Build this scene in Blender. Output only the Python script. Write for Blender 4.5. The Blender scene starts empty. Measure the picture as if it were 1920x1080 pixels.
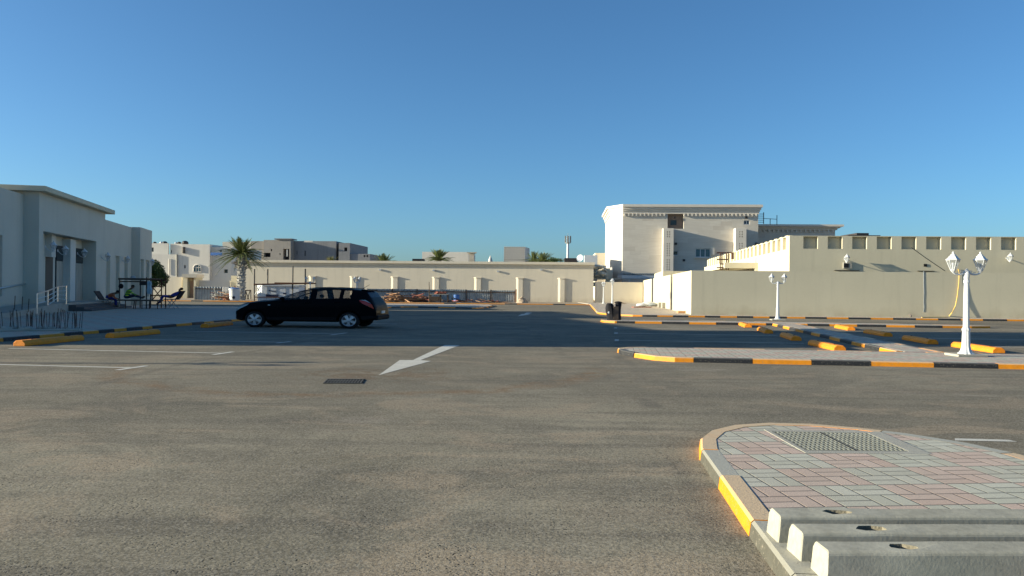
import bpy, bmesh, math, random
from mathutils import Vector, Matrix, noise as mnoise
random.seed(7)
SC = bpy.context.scene
COL = SC.collection
R = math.radians

# ---------------------------------------------------------------- camera
F = 1442.0; EYE = 1.6; ROLL = 0.0095; HOR = 3.5
cam_d = bpy.data.cameras.new('camera'); cam = bpy.data.objects.new('camera', cam_d); COL.objects.link(cam)
cam_d.sensor_width = 36.0; cam_d.lens = 36.0*F/1920.0
cam_d.clip_start = 0.1; cam_d.clip_end = 3000
cam.location = (0, 0, EYE)
cam.rotation_euler = (Matrix.Rotation(HOR/F, 3, 'X') @ Matrix.Rotation(R(90), 3, 'X') @ Matrix.Rotation(ROLL, 3, 'Z')).to_euler()
SC.camera = cam

# ---------------------------------------------------------------- world + sun
SUN = Vector((-1.0, -0.07, 0.22)).normalized()      # towards the sun
w = bpy.data.worlds.new('World'); SC.world = w; w.use_nodes = True
nt = w.node_tree; bg = nt.nodes['Background']
sky = nt.nodes.new('ShaderNodeTexSky'); sky.sky_type = 'NISHITA'; sky.sun_disc = False
sky.sun_elevation = math.asin(SUN.z)
sky.sun_rotation = math.atan2(SUN.x, SUN.y)
sky.altitude = 0; sky.air_density = 0.85; sky.dust_density = 1.0; sky.ozone_density = 5.0
tint = nt.nodes.new('ShaderNodeMix'); tint.data_type = 'RGBA'; tint.blend_type = 'MULTIPLY'; tint.inputs[0].default_value = 1.0
tint.inputs[7].default_value = (.84, .97, .93, 1)                 # slightly teal desert sky
nt.links.new(sky.outputs[0], tint.inputs[6]); nt.links.new(tint.outputs[2], bg.inputs[0]); bg.inputs[1].default_value = 0.086
sd = bpy.data.lights.new('sun', 'SUN'); sun = bpy.data.objects.new('sun', sd); COL.objects.link(sun)
sd.energy = 5.0; sd.angle = R(0.5); sd.color = (1.0, 0.91, 0.69)
sun.rotation_euler = SUN.to_track_quat('Z', 'Y').to_euler()
SC.view_settings.view_transform = 'Standard'; SC.view_settings.look = 'None'
SC.view_settings.gamma = 1; SC.view_settings.exposure = 1.22

# ---------------------------------------------------------------- picture point -> place
def ray(px, py):
    x, y = px-960.0, py-540.0
    return (x + y*ROLL)/F, (y - x*ROLL - HOR)/F      # X per metre of depth, drop per metre of depth
def G(px, py, z=0.0):                                # point on the level surface z
    a, b = ray(px, py); Y = (EYE-z)/b
    return Vector((a*Y, Y, z))
def AT(px, py, Y):
    a, b = ray(px, py)
    return Vector((a*Y, Y, EYE - b*Y))
def ONP(px, py, n, c):                               # vertical plane n.x*X+n.y*Y = c
    a, b = ray(px, py); Y = c/(n[0]*a + n[1])
    return Vector((a*Y, Y, EYE - b*Y))

# ---------------------------------------------------------------- materials
class X:                                             # little node expression builder
    def __init__(s, t, sock): s.t, s.s = t, sock
    def op(s, o, *a):
        n = s.t.nodes.new('ShaderNodeMath'); n.operation = o
        for i, v in enumerate((s,)+a):
            if isinstance(v, X): s.t.links.new(v.s, n.inputs[i])
            else: n.inputs[i].default_value = v
        return X(s.t, n.outputs[0])
    def __add__(s, o): return s.op('ADD', o)
    def __sub__(s, o): return s.op('SUBTRACT', o)
    def __mul__(s, o): return s.op('MULTIPLY', o)
    def __truediv__(s, o): return s.op('DIVIDE', o)
    def floor(s): return s.op('FLOOR')
    def fract(s): return s.op('FRACT')
    def abs(s): return s.op('ABSOLUTE')
    def min(s, o): return s.op('MINIMUM', o)
    def max(s, o): return s.op('MAXIMUM', o)
    def mod2(s): return (s*0.5).fract()*2.0
    def ramp(s, a, b, c=0.0, d=1.0):
        n = s.t.nodes.new('ShaderNodeMapRange'); s.t.links.new(s.s, n.inputs[0])
        n.inputs[1].default_value, n.inputs[2].default_value = a, b
        n.inputs[3].default_value, n.inputs[4].default_value = c, d
        return X(s.t, n.outputs[0])
MATS = {}
class NM:
    def __init__(s, name):
        s.m = bpy.data.materials.new(name); s.m.use_nodes = True; s.t = s.m.node_tree
        s.b = s.t.nodes['Principled BSDF']; MATS[name] = s.m
        s.tc = s.t.nodes.new('ShaderNodeTexCoord'); s.co = s.tc.outputs['Object']
    def xyz(s):
        n = s.t.nodes.new('ShaderNodeSeparateXYZ'); s.t.links.new(s.co, n.inputs[0])
        return [X(s.t, o) for o in n.outputs]
    def map(s, scale=(1,1,1), rot=0.0):
        n = s.t.nodes.new('ShaderNodeMapping'); s.t.links.new(s.co, n.inputs[0])
        n.inputs['Scale'].default_value = scale; n.inputs['Rotation'].default_value = (0, 0, rot)
        return n.outputs[0]
    def noise(s, scale, det=4, rough=.55, vec=None, dist=0.0):
        n = s.t.nodes.new('ShaderNodeTexNoise'); s.t.links.new(vec or s.co, n.inputs['Vector'])
        n.inputs['Scale'].default_value = scale; n.inputs['Detail'].default_value = det
        n.inputs['Roughness'].default_value = rough; n.inputs['Distortion'].default_value = dist
        return X(s.t, n.outputs['Fac'])
    def vor(s, scale, vec=None, out='Distance'):
        n = s.t.nodes.new('ShaderNodeTexVoronoi'); s.t.links.new(vec or s.co, n.inputs['Vector'])
        n.inputs['Scale'].default_value = scale
        if out == 'Color':
            q = s.t.nodes.new('ShaderNodeSeparateColor'); s.t.links.new(n.outputs['Color'], q.inputs[0]); return X(s.t, q.outputs[0])
        return X(s.t, n.outputs[out])
    def white(s, x, y, z=0.0):
        c = s.t.nodes.new('ShaderNodeCombineXYZ')
        for i, v in enumerate((x, y, z)):
            if isinstance(v, X): s.t.links.new(v.s, c.inputs[i])
            else: c.inputs[i].default_value = v
        n = s.t.nodes.new('ShaderNodeTexWhiteNoise'); s.t.links.new(c.outputs[0], n.inputs[0])
        return X(s.t, n.outputs['Value'])
    def mix(s, f, a, b, mode='MIX'):
        n = s.t.nodes.new('ShaderNodeMix'); n.data_type = 'RGBA'; n.blend_type = mode
        if isinstance(f, X): s.t.links.new(f.s, n.inputs[0])
        else: n.inputs[0].default_value = f
        for i, v in ((6, a), (7, b)):
            if isinstance(v, (tuple, list)): n.inputs[i].default_value = (*v[:3], 1)
            else: s.t.links.new(v, n.inputs[i])
        return n.outputs[2]
    def color(s, c):
        if isinstance(c, (tuple, list)): s.b.inputs['Base Color'].default_value = (*c[:3], 1)
        else: s.t.links.new(c, s.b.inputs['Base Color'])
    def set(s, rough=.8, metal=0.0, spec=.3, **k):
        s.b.inputs['Roughness'].default_value = rough; s.b.inputs['Metallic'].default_value = metal
        s.b.inputs['Specular IOR Level'].default_value = spec
        for q, v in k.items(): s.b.inputs[q.replace('_', ' ')].default_value = v
    def bump(s, h, strength=.3, dist=.01):
        n = s.t.nodes.new('ShaderNodeBump'); s.t.links.new(h.s, n.inputs['Height'])
        n.inputs['Strength'].default_value = strength; n.inputs['Distance'].default_value = dist
        s.t.links.new(n.outputs[0], s.b.inputs['Normal'])
def sc(c, k): return tuple(max(0, min(1, v*k)) for v in c)
def simple(name, c, rough=.8, var=.12, vs=1.5, fine=20, metal=0.0, spec=.3, bump=0.0, bs=40, streak=0.0, col2=None, **k):
    n = NM(name); a = n.noise(vs, 5); b = n.noise(fine, 3)
    f = (a*0.7 + b*0.3).ramp(.3, .7)
    col = n.mix(f, sc(c, 1-var), sc(c, 1+var) if col2 is None else col2)
    if streak:
        v = n.map((1.6, 1.6, .12)); s2 = n.noise(1.3, 6, .6, v).ramp(.52, .75, 0, streak)
        col = n.mix(s2, col, sc(c, .62))
    if streak:                                          # splashed dirt along the foot of walls
        x_, y_, z_ = n.xyz(); d_ = (z_ + (n.noise(1.6, 5, .6) - .5)*.9).ramp(.1, .75, .5, 0)*n.noise(.9, 4).ramp(.35, .6, .2, 1)
        col = n.mix(d_, col, sc((c[0]*.8, c[1]*.74, c[2]*.66), .8))
    n.color(col); n.set(rough, metal, spec, **k)
    if bump: n.bump(n.noise(bs, 3), bump, .01)
    return n.m

PLASTER = simple('beige_plaster', (.57, .52, .385), .9, .05, .35, 9, spec=.15, bump=.15, bs=30, streak=.22)
PLASTER2 = simple('warm_plaster', (.62, .56, .45), .9, .05, .3, 9, spec=.15, bump=.15, bs=30, streak=.25)
PLASTER3 = simple('pale_grey_plaster', (.55, .52, .44), .9, .05, .5, 9, spec=.15, bump=.15, streak=.22)
WHITEWALL = simple('off_white_plaster', (.62, .59, .53), .9, .05, .5, 9, spec=.15, bump=.1, streak=.2)
GREYBLOCK = simple('grey_cement_render', (.235, .235, .24), .95, .14, .25, 4, spec=.1, bump=.2, streak=.4)
GREYBLOCK2 = simple('brown_grey_block', (.33, .30, .265), .95, .12, .4, 4, spec=.1, bump=.2, streak=.35)
CONC = simple('concrete', (.33, .32, .28), .9, .14, 2.5, 40, spec=.2, bump=.35, bs=90)
CONCPALE = simple('pale_concrete', (.36, .345, .295), .9, .10, 2.0, 40, spec=.2, bump=.35, bs=90)
WHITEMETAL = simple('white_enamel', (.53, .55, .57), .4, .04, 3, 30, spec=.4)
STEEL = simple('stainless_steel', (.55, .55, .55), .3, .06, 3, 30, metal=.9)
DARKMETAL = simple('dark_metal', (.04, .035, .035), .6, .3, 8, 60, spec=.3)
RUST = simple('rusty_steel', (.075, .035, .022), .85, .4, 10, 70, spec=.2)
GALV = simple('galvanised_sheet', (.27, .30, .31), .6, .2, 1.5, 14, metal=.2, col2=(.40, .42, .42))
TIMBER = simple('orange_timber', (.42, .20, .10), .85, .35, 3, 30, col2=(.60, .36, .20))
DARKWOOD = simple('weathered_board', (.11, .08, .06), .9, .3, 4, 40)
WHITEPL = simple('white_plastic', (.58, .60, .62), .5, .05, 2, 30)
BLACKPL = simple('black_plastic', (.012, .012, .013), .5, .3, 5, 40)
BLACKFAB = simple('black_fabric', (.014, .014, .018), .95, .4, 8, 60, bump=.3)
REDBRICK = simple('red_block', (.30, .10, .07), .9, .3, 6, 30)
TERRA = simple('peach_paint', (.52, .33, .22), .8, .08, 1, 20)
BLUEPL = simple('blue_sheet', (.06, .16, .42), .6, .2, 3, 20)
YELHOSE = simple('yellow_hose', (.66, .45, .12), .6, .08, 3, 20)
SANDM = simple('sand_heap', (.40, .31, .22), .95, .2, 4, 60, bump=.6)
SKIN = simple('brown_skin', (.16, .085, .05), .6, .1, 10, 60)
HAIR = simple('black_hair', (.012, .011, .011), .8, .2, 20, 90)
BLUECLOTH = simple('blue_coverall', (.025, .04, .24), .9, .2, 8, 60, bump=.3)
NAVY = simple('navy_cloth', (.025, .035, .07), .9, .2, 8, 60, bump=.3)
ORANGECL = simple('orange_cloth', (.50, .13, .06), .9, .15, 8, 60, bump=.3)
WHITECL = simple('white_cloth', (.58, .58, .56), .9, .1, 8, 60, bump=.3)
TREADDARK = simple('dark_tread', (.03, .03, .035), .9, .3, 3, 30)
def hivis():
    n = NM('hi_vis_cloth'); x, y, z = n.xyz()
    band = (z*7.0 + y*1.2).fract().ramp(.62, .66)
    n.color(n.mix(band, (.08, .22, .06), (.55, .85, .06))); n.set(.8)
    return n.m
HIVIS = hivis()
def glass(name, tint, rough=.03, alpha=.35):
    n = NM(name); n.color(tint); n.set(rough, 0, .6); n.b.inputs['Alpha'].default_value = alpha; return n.m
DARKGLASS = simple('dark_window_glass', (.02, .022, .025), .08, .2, 2, 10, spec=.6)
BLUEGLASS = simple('teal_window_glass', (.05, .12, .15), .12, .2, 2, 10, spec=.6)
LAMPGLASS = glass('lamp_glass', (.40, .43, .45), .2, .28)
CARGLASS = glass('car_glass', (.05, .08, .09), .02, .42)
def frosted_film():
    n = NM('plastic_covered_glass'); v = n.map((6, 6, .5)); a = n.noise(1.5, 6, .7, v, 1.0).ramp(.3, .7)
    n.color(n.mix(a, (.22, .20, .16), (.55, .50, .42))); n.set(.35, 0, .5); return n.m
FILM = frosted_film()

def asphalt():
    n = NM('asphalt'); x, y, z = n.xyz()
    big = n.noise(.16, 5, .6); med = n.noise(1.0, 5, .62)
    agg = n.noise(46, 3, .65); st = n.vor(70, out='Color'); pits = n.vor(30); mask = n.noise(1.5, 5, .65); fine = n.noise(24, 4, .7)
    c = n.mix(big.ramp(.42, .58), (.195, .173, .128), (.325, .288, .212))
    c = n.mix(med.ramp(.40, .66, 0, .5), c, (.27, .232, .172)); c = n.mix(n.noise(.33, 6, .68, None, .6).ramp(.50, .57, 0, .45), c, (.125, .113, .090))
    road = n.map((.09, 1.5, 1), R(7.4)); c = n.mix(n.noise(1.3, 6, .65, road).ramp(.48, .62, 0, .65), c, (.140, .125, .100))
    c = n.mix(n.noise(.5, 6, .65, n.map((1, 1.6, 1), R(-25)), .8).ramp(.52, .60, 0, .6), c, (.36, .285, .20))
    ring = n.noise(.26, 3, .5, n.map((.6, 1.5, 1)), .8); ring = (ring - .52).abs().ramp(0.0, .014, .75, 0.0)
    c = n.mix(ring*med.ramp(.44, .55)*.35, c, (.24, .195, .145))
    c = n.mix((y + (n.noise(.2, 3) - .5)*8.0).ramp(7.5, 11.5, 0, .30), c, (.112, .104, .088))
    spill = n.noise(.42, 4, .6, n.map((.8, 1, 1), R(15))).ramp(.63, .70, 0, .45)
    c = n.mix(spill, c, (.36, .31, .25))
    wob = n.noise(.7, 5, .65)
    ex, ey = (x + 3.0)/4.8, (y - 16.0)/4.5; rr = (ex*ex + ey*ey).op('SQRT') + (wob - .5)*.22
    arc = (rr - .99).abs().ramp(.01, .085, 1, 0)*y.ramp(15.0, 16.5, 1, 0)*n.noise(2.2, 5, .6).ramp(.38, .6)
    c = n.mix(arc*.9, c, (.20, .128, .075))                       # dried run-off round the drain
    wet = ((x + 2.6)*(x + 2.6)*.5 + (y - 14.4)*(y - 14.4)*.9).ramp(0, 2.2, 1, 0)*n.noise(1.6, 6, .7, None, 1.2).ramp(.48, .56)
    c = n.mix(wet*.8, c, (.15, .10, .062))
    for (q0, q1) in ((5.9, .10), (7.6, -.06), (-2.4, .05)):         # faint tyre tracks running down the lane
        tr = ((x - y*q1 - (q0-5)) + (n.noise(.15, 2) - .5)*1.6).abs().ramp(.05, .16, 1, 0)*n.noise(.8, 5).ramp(.45, .6)
        c = n.mix(tr*.5, c, (.11, .10, .085))
    c = n.mix(st.ramp(.55, 1, 0, .45), c, (.38, .345, .28)); c = n.mix(st.ramp(.45, 0, 0, .55), c, (.085, .080, .066))
    c = n.mix(fine.ramp(.56, .70, 0, .5)*mask.ramp(.4, .6, .35, 1), c, (.07, .066, .056))
    pit = pits.ramp(.26, .12)*mask.ramp(.50, .60)
    c = n.mix(pit*1.0, c, (.022, .021, .019))
    n.color(c); n.set(1.0, 0, .05)
    n.bump(agg*.5 + fine*.6 + med*1.2 - pit*.8, .5, .012)
    return n.m
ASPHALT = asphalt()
def ground_mat():
    n = NM('sandy_ground'); n.color(n.mix(n.noise(.3, 6).ramp(.35, .65), (.30, .24, .17), (.40, .33, .25))); n.set(.95, 0, .1)
    n.bump(n.noise(20, 5), .4, .02); return n.m
SAND = ground_mat()
def pavers(name, rot, cell=.285, k=1.0):
    n = NM(name); x, y, z = n.xyz(); c, s = math.cos(rot), math.sin(rot)
    u = (x*c + y*s)/cell; v = (y*c - x*s)/cell
    iu, iv, fu, fv = u.floor(), v.floor(), u.fract(), v.fract()
    par = (iu + iv).mod2()
    inv = par*-1.0 + 1.0
    mid = (fu - .5).abs()*par + (fv - .5).abs()*inv
    d = fu.min(fu*-1.0 + 1.0).min(fv.min(fv*-1.0 + 1.0)).min(mid)
    joint = d.ramp(.012, .034, 1, 0)
    side = (fu.ramp(.499, .501))*par + (fv.ramp(.499, .501))*inv
    sup = ((iu*.5 + .01).floor() + (iv*.5 + .01).floor()).mod2()
    rnd = n.white(iu, iv, side)
    grey = n.mix(rnd, sc((.46, .45, .36), k), sc((.55, .535, .44), k)); pink = n.mix(rnd, sc((.52, .385, .31), k), sc((.60, .46, .38), k))
    col = n.mix(sup, grey, pink)
    col = n.mix(n.noise(1.2, 5).ramp(.4, .7, 0, .4), col, sc((.42, .37, .30), k))
    col = n.mix(n.noise(90, 2).ramp(.3, .7, 0, .25), col, (.2, .19, .17))
    col = n.mix(joint*.8, col, (.075, .066, .058))
    n.color(col); n.set(.88, 0, .2); n.bump(joint*-1.0 + n.noise(120, 2)*.25, .7, .008)
    return n.m
PAVE_NEAR = pavers('block_paving', R(5.5), .285)
PAVE_FAR = pavers('pink_block_paving', R(-7.4), .285, .98)
def kerbpaint(name, c, dust, k):
    n = NM(name); x, y, z = n.xyz()
    g = n.t.nodes.new('ShaderNodeNewGeometry'); q = n.t.nodes.new('ShaderNodeSeparateXYZ'); n.t.links.new(g.outputs['Normal'], q.inputs[0])
    up = X(n.t, q.outputs[2]).ramp(.5, .9, 0, k)
    col = n.mix(n.noise(9, 4).ramp(.35, .7), sc(c, .88), sc(c, 1.08))
    col = n.mix(up*n.noise(2.5, 5).ramp(.2, .45, .7, 1), col, dust)                    # settled dust on top
    col = n.mix(n.noise(30, 5, .7).ramp(.57, .68, 0, .7), col, (.25, .22, .17))
    n.color(col); n.set(.6, 0, .3); n.bump(n.noise(60, 3), .2, .01); return n.m
YEL = kerbpaint('yellow_kerb_paint', (.68, .245, .010), (.58, .45, .29), .92)
BLK = kerbpaint('black_kerb_paint', (.020, .021, .024), (.20, .19, .17), .55)
YSTOP = kerbpaint('yellow_stop_paint', (.80, .25, .012), (.76, .29, .03), .3)
FBLK = kerbpaint('faded_black_kerb_paint', (.085, .082, .066), (.40, .385, .32), .95)
KCON = CONCPALE
def roadpaint():
    n = NM('worn_white_paint'); m = n.noise(3, 6, .65).ramp(.35, .7); f = n.noise(60, 3).ramp(.5, .75, 0, .6)
    n.color(n.mix(f, n.mix(m, (.50, .48, .42), (.62, .60, .53)), (.2, .19, .17))); n.set(.8); n.bump(n.noise(80, 3), .4, .01); return n.m
LINE = roadpaint()
def stone():
    n = NM('cream_stone_cladding'); x, y, z = n.xyz()
    row = (z/.62).floor(); off = n.white(row, 3.0)*2.0
    h = x + y
    cellx = (h/1.5 + off).floor(); fz = (z/.62).fract(); fx = (h/1.5 + off).fract()
    r = n.white(cellx, row); r2 = n.white(cellx, row, 5.0)
    col = n.mix(r, (.53, .49, .425), (.59, .55, .48))
    col = n.mix(n.noise(1.2, 6, .7, n.map((.35, .35, 6))).ramp(.42, .68, 0, .65), col, (.47, .42, .35))
    col = n.mix(r2.ramp(.93, .96, 0, .45), col, (.44, .39, .33))
    j = fz.ramp(.0, .05, 1, 0).max(fx.ramp(0, .02, 1, 0))
    n.color(n.mix(j*.22, col, (.36, .32, .27))); n.set(.85, 0, .2); return n.m
STONE = stone()
STONETRIM = simple('cream_stone_trim', (.60, .55, .48), .85, .06, 1, 9, spec=.2)
def leafm(name, a, b):
    n = NM(name); n.color(n.mix(n.noise(3, 3).ramp(.3, .7), a, b)); n.set(.55, 0, .3); return n.m
PALMLEAF = leafm('palm_leaf', (.06, .085, .022), (.17, .19, .065))
PALMDRY = leafm('palm_young_leaf', (.12, .13, .05), (.22, .20, .08))
BUSHLEAF = leafm('dark_green_leaf', (.02, .045, .012), (.06, .10, .025))
BARK = simple('palm_bark', (.22, .19, .16), .95, .35, 3, 20, bump=.8, bs=12)

# ---------------------------------------------------------------- mesh builder
class MB:
    def __init__(s): s.v = []; s.f = []; s.mi = []; s.cur = 0
    def add(s, vs, fs, M=None):
        o = len(s.v)
        for p in vs:
            p = Vector(p); s.v.append(M @ p if M else p)
        for f in fs: s.f.append([o+i for i in f]); s.mi.append(s.cur)
        return s
    def box(s, a, b, M=None, bev=0.0):
        x0, y0, z0 = (min(a[i], b[i]) for i in range(3)); x1, y1, z1 = (max(a[i], b[i]) for i in range(3))
        return s.add([(x0,y0,z0),(x1,y0,z0),(x1,y1,z0),(x0,y1,z0),(x0,y0,z1),(x1,y0,z1),(x1,y1,z1),(x0,y1,z1)],
                     [(0,3,2,1),(4,5,6,7),(0,1,5,4),(1,2,6,5),(2,3,7,6),(3,0,4,7)], M)
    def obox(s, p, q, wid, z0, z1, side=0.0):            # box along p->q (xy), width wid; side shifts it to the left
        p, q = Vector(p[:2]), Vector(q[:2]); d = (q-p).normalized(); n = Vector((-d.y, d.x))
        c = [p+n*(side-wid/2), q+n*(side-wid/2), q+n*(side+wid/2), p+n*(side+wid/2)]
        return s.prism(c, z0, z1)
    def prism(s, poly, z0, z1, M=None, cap=True):
        n = len(poly); ar = sum(poly[i][0]*poly[(i+1)%n][1]-poly[(i+1)%n][0]*poly[i][1] for i in range(n))
        if ar < 0: poly = list(reversed(poly))
        vs = [(p[0], p[1], z0) for p in poly] + [(p[0], p[1], z1) for p in poly]
        fs = [(i, (i+1)%n, n+(i+1)%n, n+i) for i in range(n)]
        if cap: fs += [tuple(range(n-1, -1, -1)), tuple(range(n, 2*n))]
        return s.add(vs, fs, M)
    def tube(s, pts, r, n=8, caps=True, M=None):
        pts = [Vector(p) for p in pts]; rs = r if isinstance(r, (list, tuple)) else [r]*len(pts)
        vs, fs = [], []; ref = None
        for i, p in enumerate(pts):
            d = (pts[min(i+1, len(pts)-1)] - pts[max(i-1, 0)]).normalized()
            if ref is None: ref = Vector((0,0,1)) if abs(d.z) < .9 else Vector((1,0,0))
            u = d.cross(ref).normalized(); v = d.cross(u).normalized(); ref = -v if False else ref
            for k in range(n):
                a = 2*math.pi*k/n; vs.append(p + (u*math.cos(a)+v*math.sin(a))*rs[i])
        for i in range(len(pts)-1):
            for k in range(n):
                a, b = i*n+k, i*n+(k+1)%n; fs.append((a, b, b+n, a+n))
        if caps: fs += [tuple(range(n-1, -1, -1)), tuple(range((len(pts)-1)*n, len(pts)*n))]
        return s.add(vs, fs, M)
    def lathe(s, prof, c=(0,0,0), n=16, M=None, flute=0.0, phase=0.0):
        vs, fs = [], []
        for (r, z) in prof:
            for k in range(n):
                a = 2*math.pi*(k+phase)/n; q = r*(1-flute*(k%2)); vs.append((c[0]+q*math.cos(a), c[1]+q*math.sin(a), c[2]+z))
        for i in range(len(prof)-1):
            for k in range(n):
                a, b = i*n+k, i*n+(k+1)%n; fs.append((a, b, b+n, a+n))
        fs += [tuple(range(n-1, -1, -1)), tuple(range((len(prof)-1)*n, len(prof)*n))]
        return s.add(vs, fs, M)
    def quad(s, a, b, c, d): return s.add([a, b, c, d], [(0,1,2,3)])
    def ell(s, c, r, nu=10, nv=7, M=None, jit=0.0):
        vs, fs = [(c[0], c[1], c[2]-r[2])], []
        for j in range(1, nv):
            t = math.pi*j/nv
            for k in range(nu):
                a = 2*math.pi*k/nu; q = 1 + random.uniform(-jit, jit)
                vs.append((c[0]+r[0]*math.sin(t)*math.cos(a)*q, c[1]+r[1]*math.sin(t)*math.sin(a)*q, c[2]-r[2]*math.cos(t)*q))
        vs.append((c[0], c[1], c[2]+r[2])); L = len(vs)-1
        for k in range(nu): fs.append((0, 1+(k+1)%nu, 1+k)); fs.append((L, L-nu+k, L-nu+(k+1)%nu))
        for j in range(nv-2):
            for k in range(nu):
                a, b = 1+j*nu+k, 1+j*nu+(k+1)%nu; fs.append((a, b, b+nu, a+nu))
        return s.add(vs, fs, M)
def flat(mb, n, c, k):                                # squeeze a pipe against the wall plane n.p = c
    n = Vector((n[0], n[1], 0))
    for v in mb.v:
        d = v.x*n.x + v.y*n.y - c; v -= n*(d*(1-k))
    return mb
ORG = {}
def tag(o, label=None, cat=None, group=None, kind=None):
    if label: o['label'] = label
    if cat: o['category'] = cat
    if group: o['group'] = group
    if kind: o['kind'] = kind
    return o
def build(name, mb, mats, parent=None, smooth=False, org=None, bevel=0.0, solid=False, local=False):
    """mb in world coordinates (or parent-local when local=True)"""
    if not isinstance(mats, (list, tuple)): mats = [mats]
    po = ORG[parent.name] if parent is not None else Vector((0,0,0))
    if parent is None and org is not None: off = Vector(org)
    elif local: off = Vector((0,0,0))
    else: off = po
    me = bpy.data.meshes.new(name); me.from_pydata([tuple(p-off) for p in mb.v], [], mb.f)
    for m in mats: me.materials.append(m)
    for p, i in zip(me.polygons, mb.mi): p.material_index = min(i, len(mats)-1)
    bm = bmesh.new(); bm.from_mesh(me)
    if solid: bmesh.ops.recalc_face_normals(bm, faces=bm.faces)
    if bevel:
        bmesh.ops.bevel(bm, geom=[e for e in bm.edges if e.is_manifold and e.calc_face_angle(0) > .6], offset=bevel, segments=1, affect='EDGES')
    bm.to_mesh(me); bm.free()
    if smooth:
        for p in me.polygons: p.use_smooth = True
        try: me.set_sharp_from_angle(angle=R(40))
        except Exception: pass
    o = bpy.data.objects.new(name, me); COL.objects.link(o)
    if parent is not None: o.parent = parent; ORG[o.name] = po
    else:
        o.location = org if org is not None else (0,0,0); ORG[o.name] = Vector(org) if org is not None else Vector((0,0,0))
    return o
def thing(name, loc, label, cat, group=None, rz=0.0):
    o = bpy.data.objects.new(name, None); COL.objects.link(o); o.location = loc; o.rotation_euler = (0,0,rz)
    o.empty_display_size = .2; ORG[o.name] = Vector(loc); return tag(o, label, cat, group)
def copy_tree(o, parent=None):
    c = o.copy(); COL.objects.link(c)
    if parent is not None: c.parent = parent
    for ch in [q for q in list(COL.objects) if q.parent is o]: copy_tree(ch, c)
    return c
def facade(mb, p0, p1, z0, z1, ops=(), back=0):
    """wall face from p0 to p1 (outward side = right of travel) with openings (u0,u1,z0,z1,depth); back material index"""
    p0, p1 = Vector(p0[:2]), Vector(p1[:2]); L = (p1-p0).length; d = (p1-p0)/L; n = Vector((d.y, -d.x))
    def P(u, z, dep=0.0): q = p0 + d*u - n*dep; return (q.x, q.y, z)
    us = sorted({0.0, L} | {min(max(o[i], 0), L) for o in ops for i in (0, 1)}); zs = sorted({z0, z1} | {min(max(o[i], z0), z1) for o in ops for i in (2, 3)})
    for i in range(len(us)-1):
        for j in range(len(zs)-1):
            uc, zc = (us[i]+us[i+1])/2, (zs[j]+zs[j+1])/2
            if any(o[0] < uc < o[1] and o[2] < zc < o[3] for o in ops): continue
            mb.quad(P(us[i], zs[j]), P(us[i+1], zs[j]), P(us[i+1], zs[j+1]), P(us[i], zs[j+1]))
    for o in ops:
        u0, u1, a, b, dp = o[:5]
        mb.quad(P(u0, a), P(u0, b), P(u0, b, dp), P(u0, a, dp)); mb.quad(P(u1, b), P(u1, a), P(u1, a, dp), P(u1, b, dp))
        mb.quad(P(u0, b), P(u1, b), P(u1, b, dp), P(u0, b, dp)); mb.quad(P(u1, a), P(u0, a), P(u0, a, dp), P(u1, a, dp))
        c = mb.cur; mb.cur = back; mb.quad(P(u0, a, dp), P(u1, a, dp), P(u1, b, dp), P(u0, b, dp)); mb.cur = c
def block(mb, poly, z0, z1, ops=None, back=0):
    n = len(poly); ar = sum(poly[i][0]*poly[(i+1)%n][1]-poly[(i+1)%n][0]*poly[i][1] for i in range(n))
    assert ar > 0, 'ccw'
    for i in range(n): facade(mb, poly[i], poly[(i+1)%n], z0, z1, (ops or {}).get(i, ()), back)
    mb.add([(p[0], p[1], z1) for p in poly], [tuple(range(n))])
    mb.add([(p[0], p[1], z0) for p in poly], [tuple(range(n-1, -1, -1))])
# ================================================================ GROUND, ROADS, PAVEMENTS, KERBS
KH = .11; KW = .17
def st(o): return tag(o, kind='structure')
m = MB(); m.quad((-900,-300,-.03),(900,-300,-.03),(900,1500,-.03),(-900,1500,-.03)); st(build('ground', m, SAND))
m = MB(); m.quad((-60,-20,0),(60,-20,0),(60,88,0),(-60,88,0)); st(build('asphalt_road', m, ASPHALT))

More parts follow.
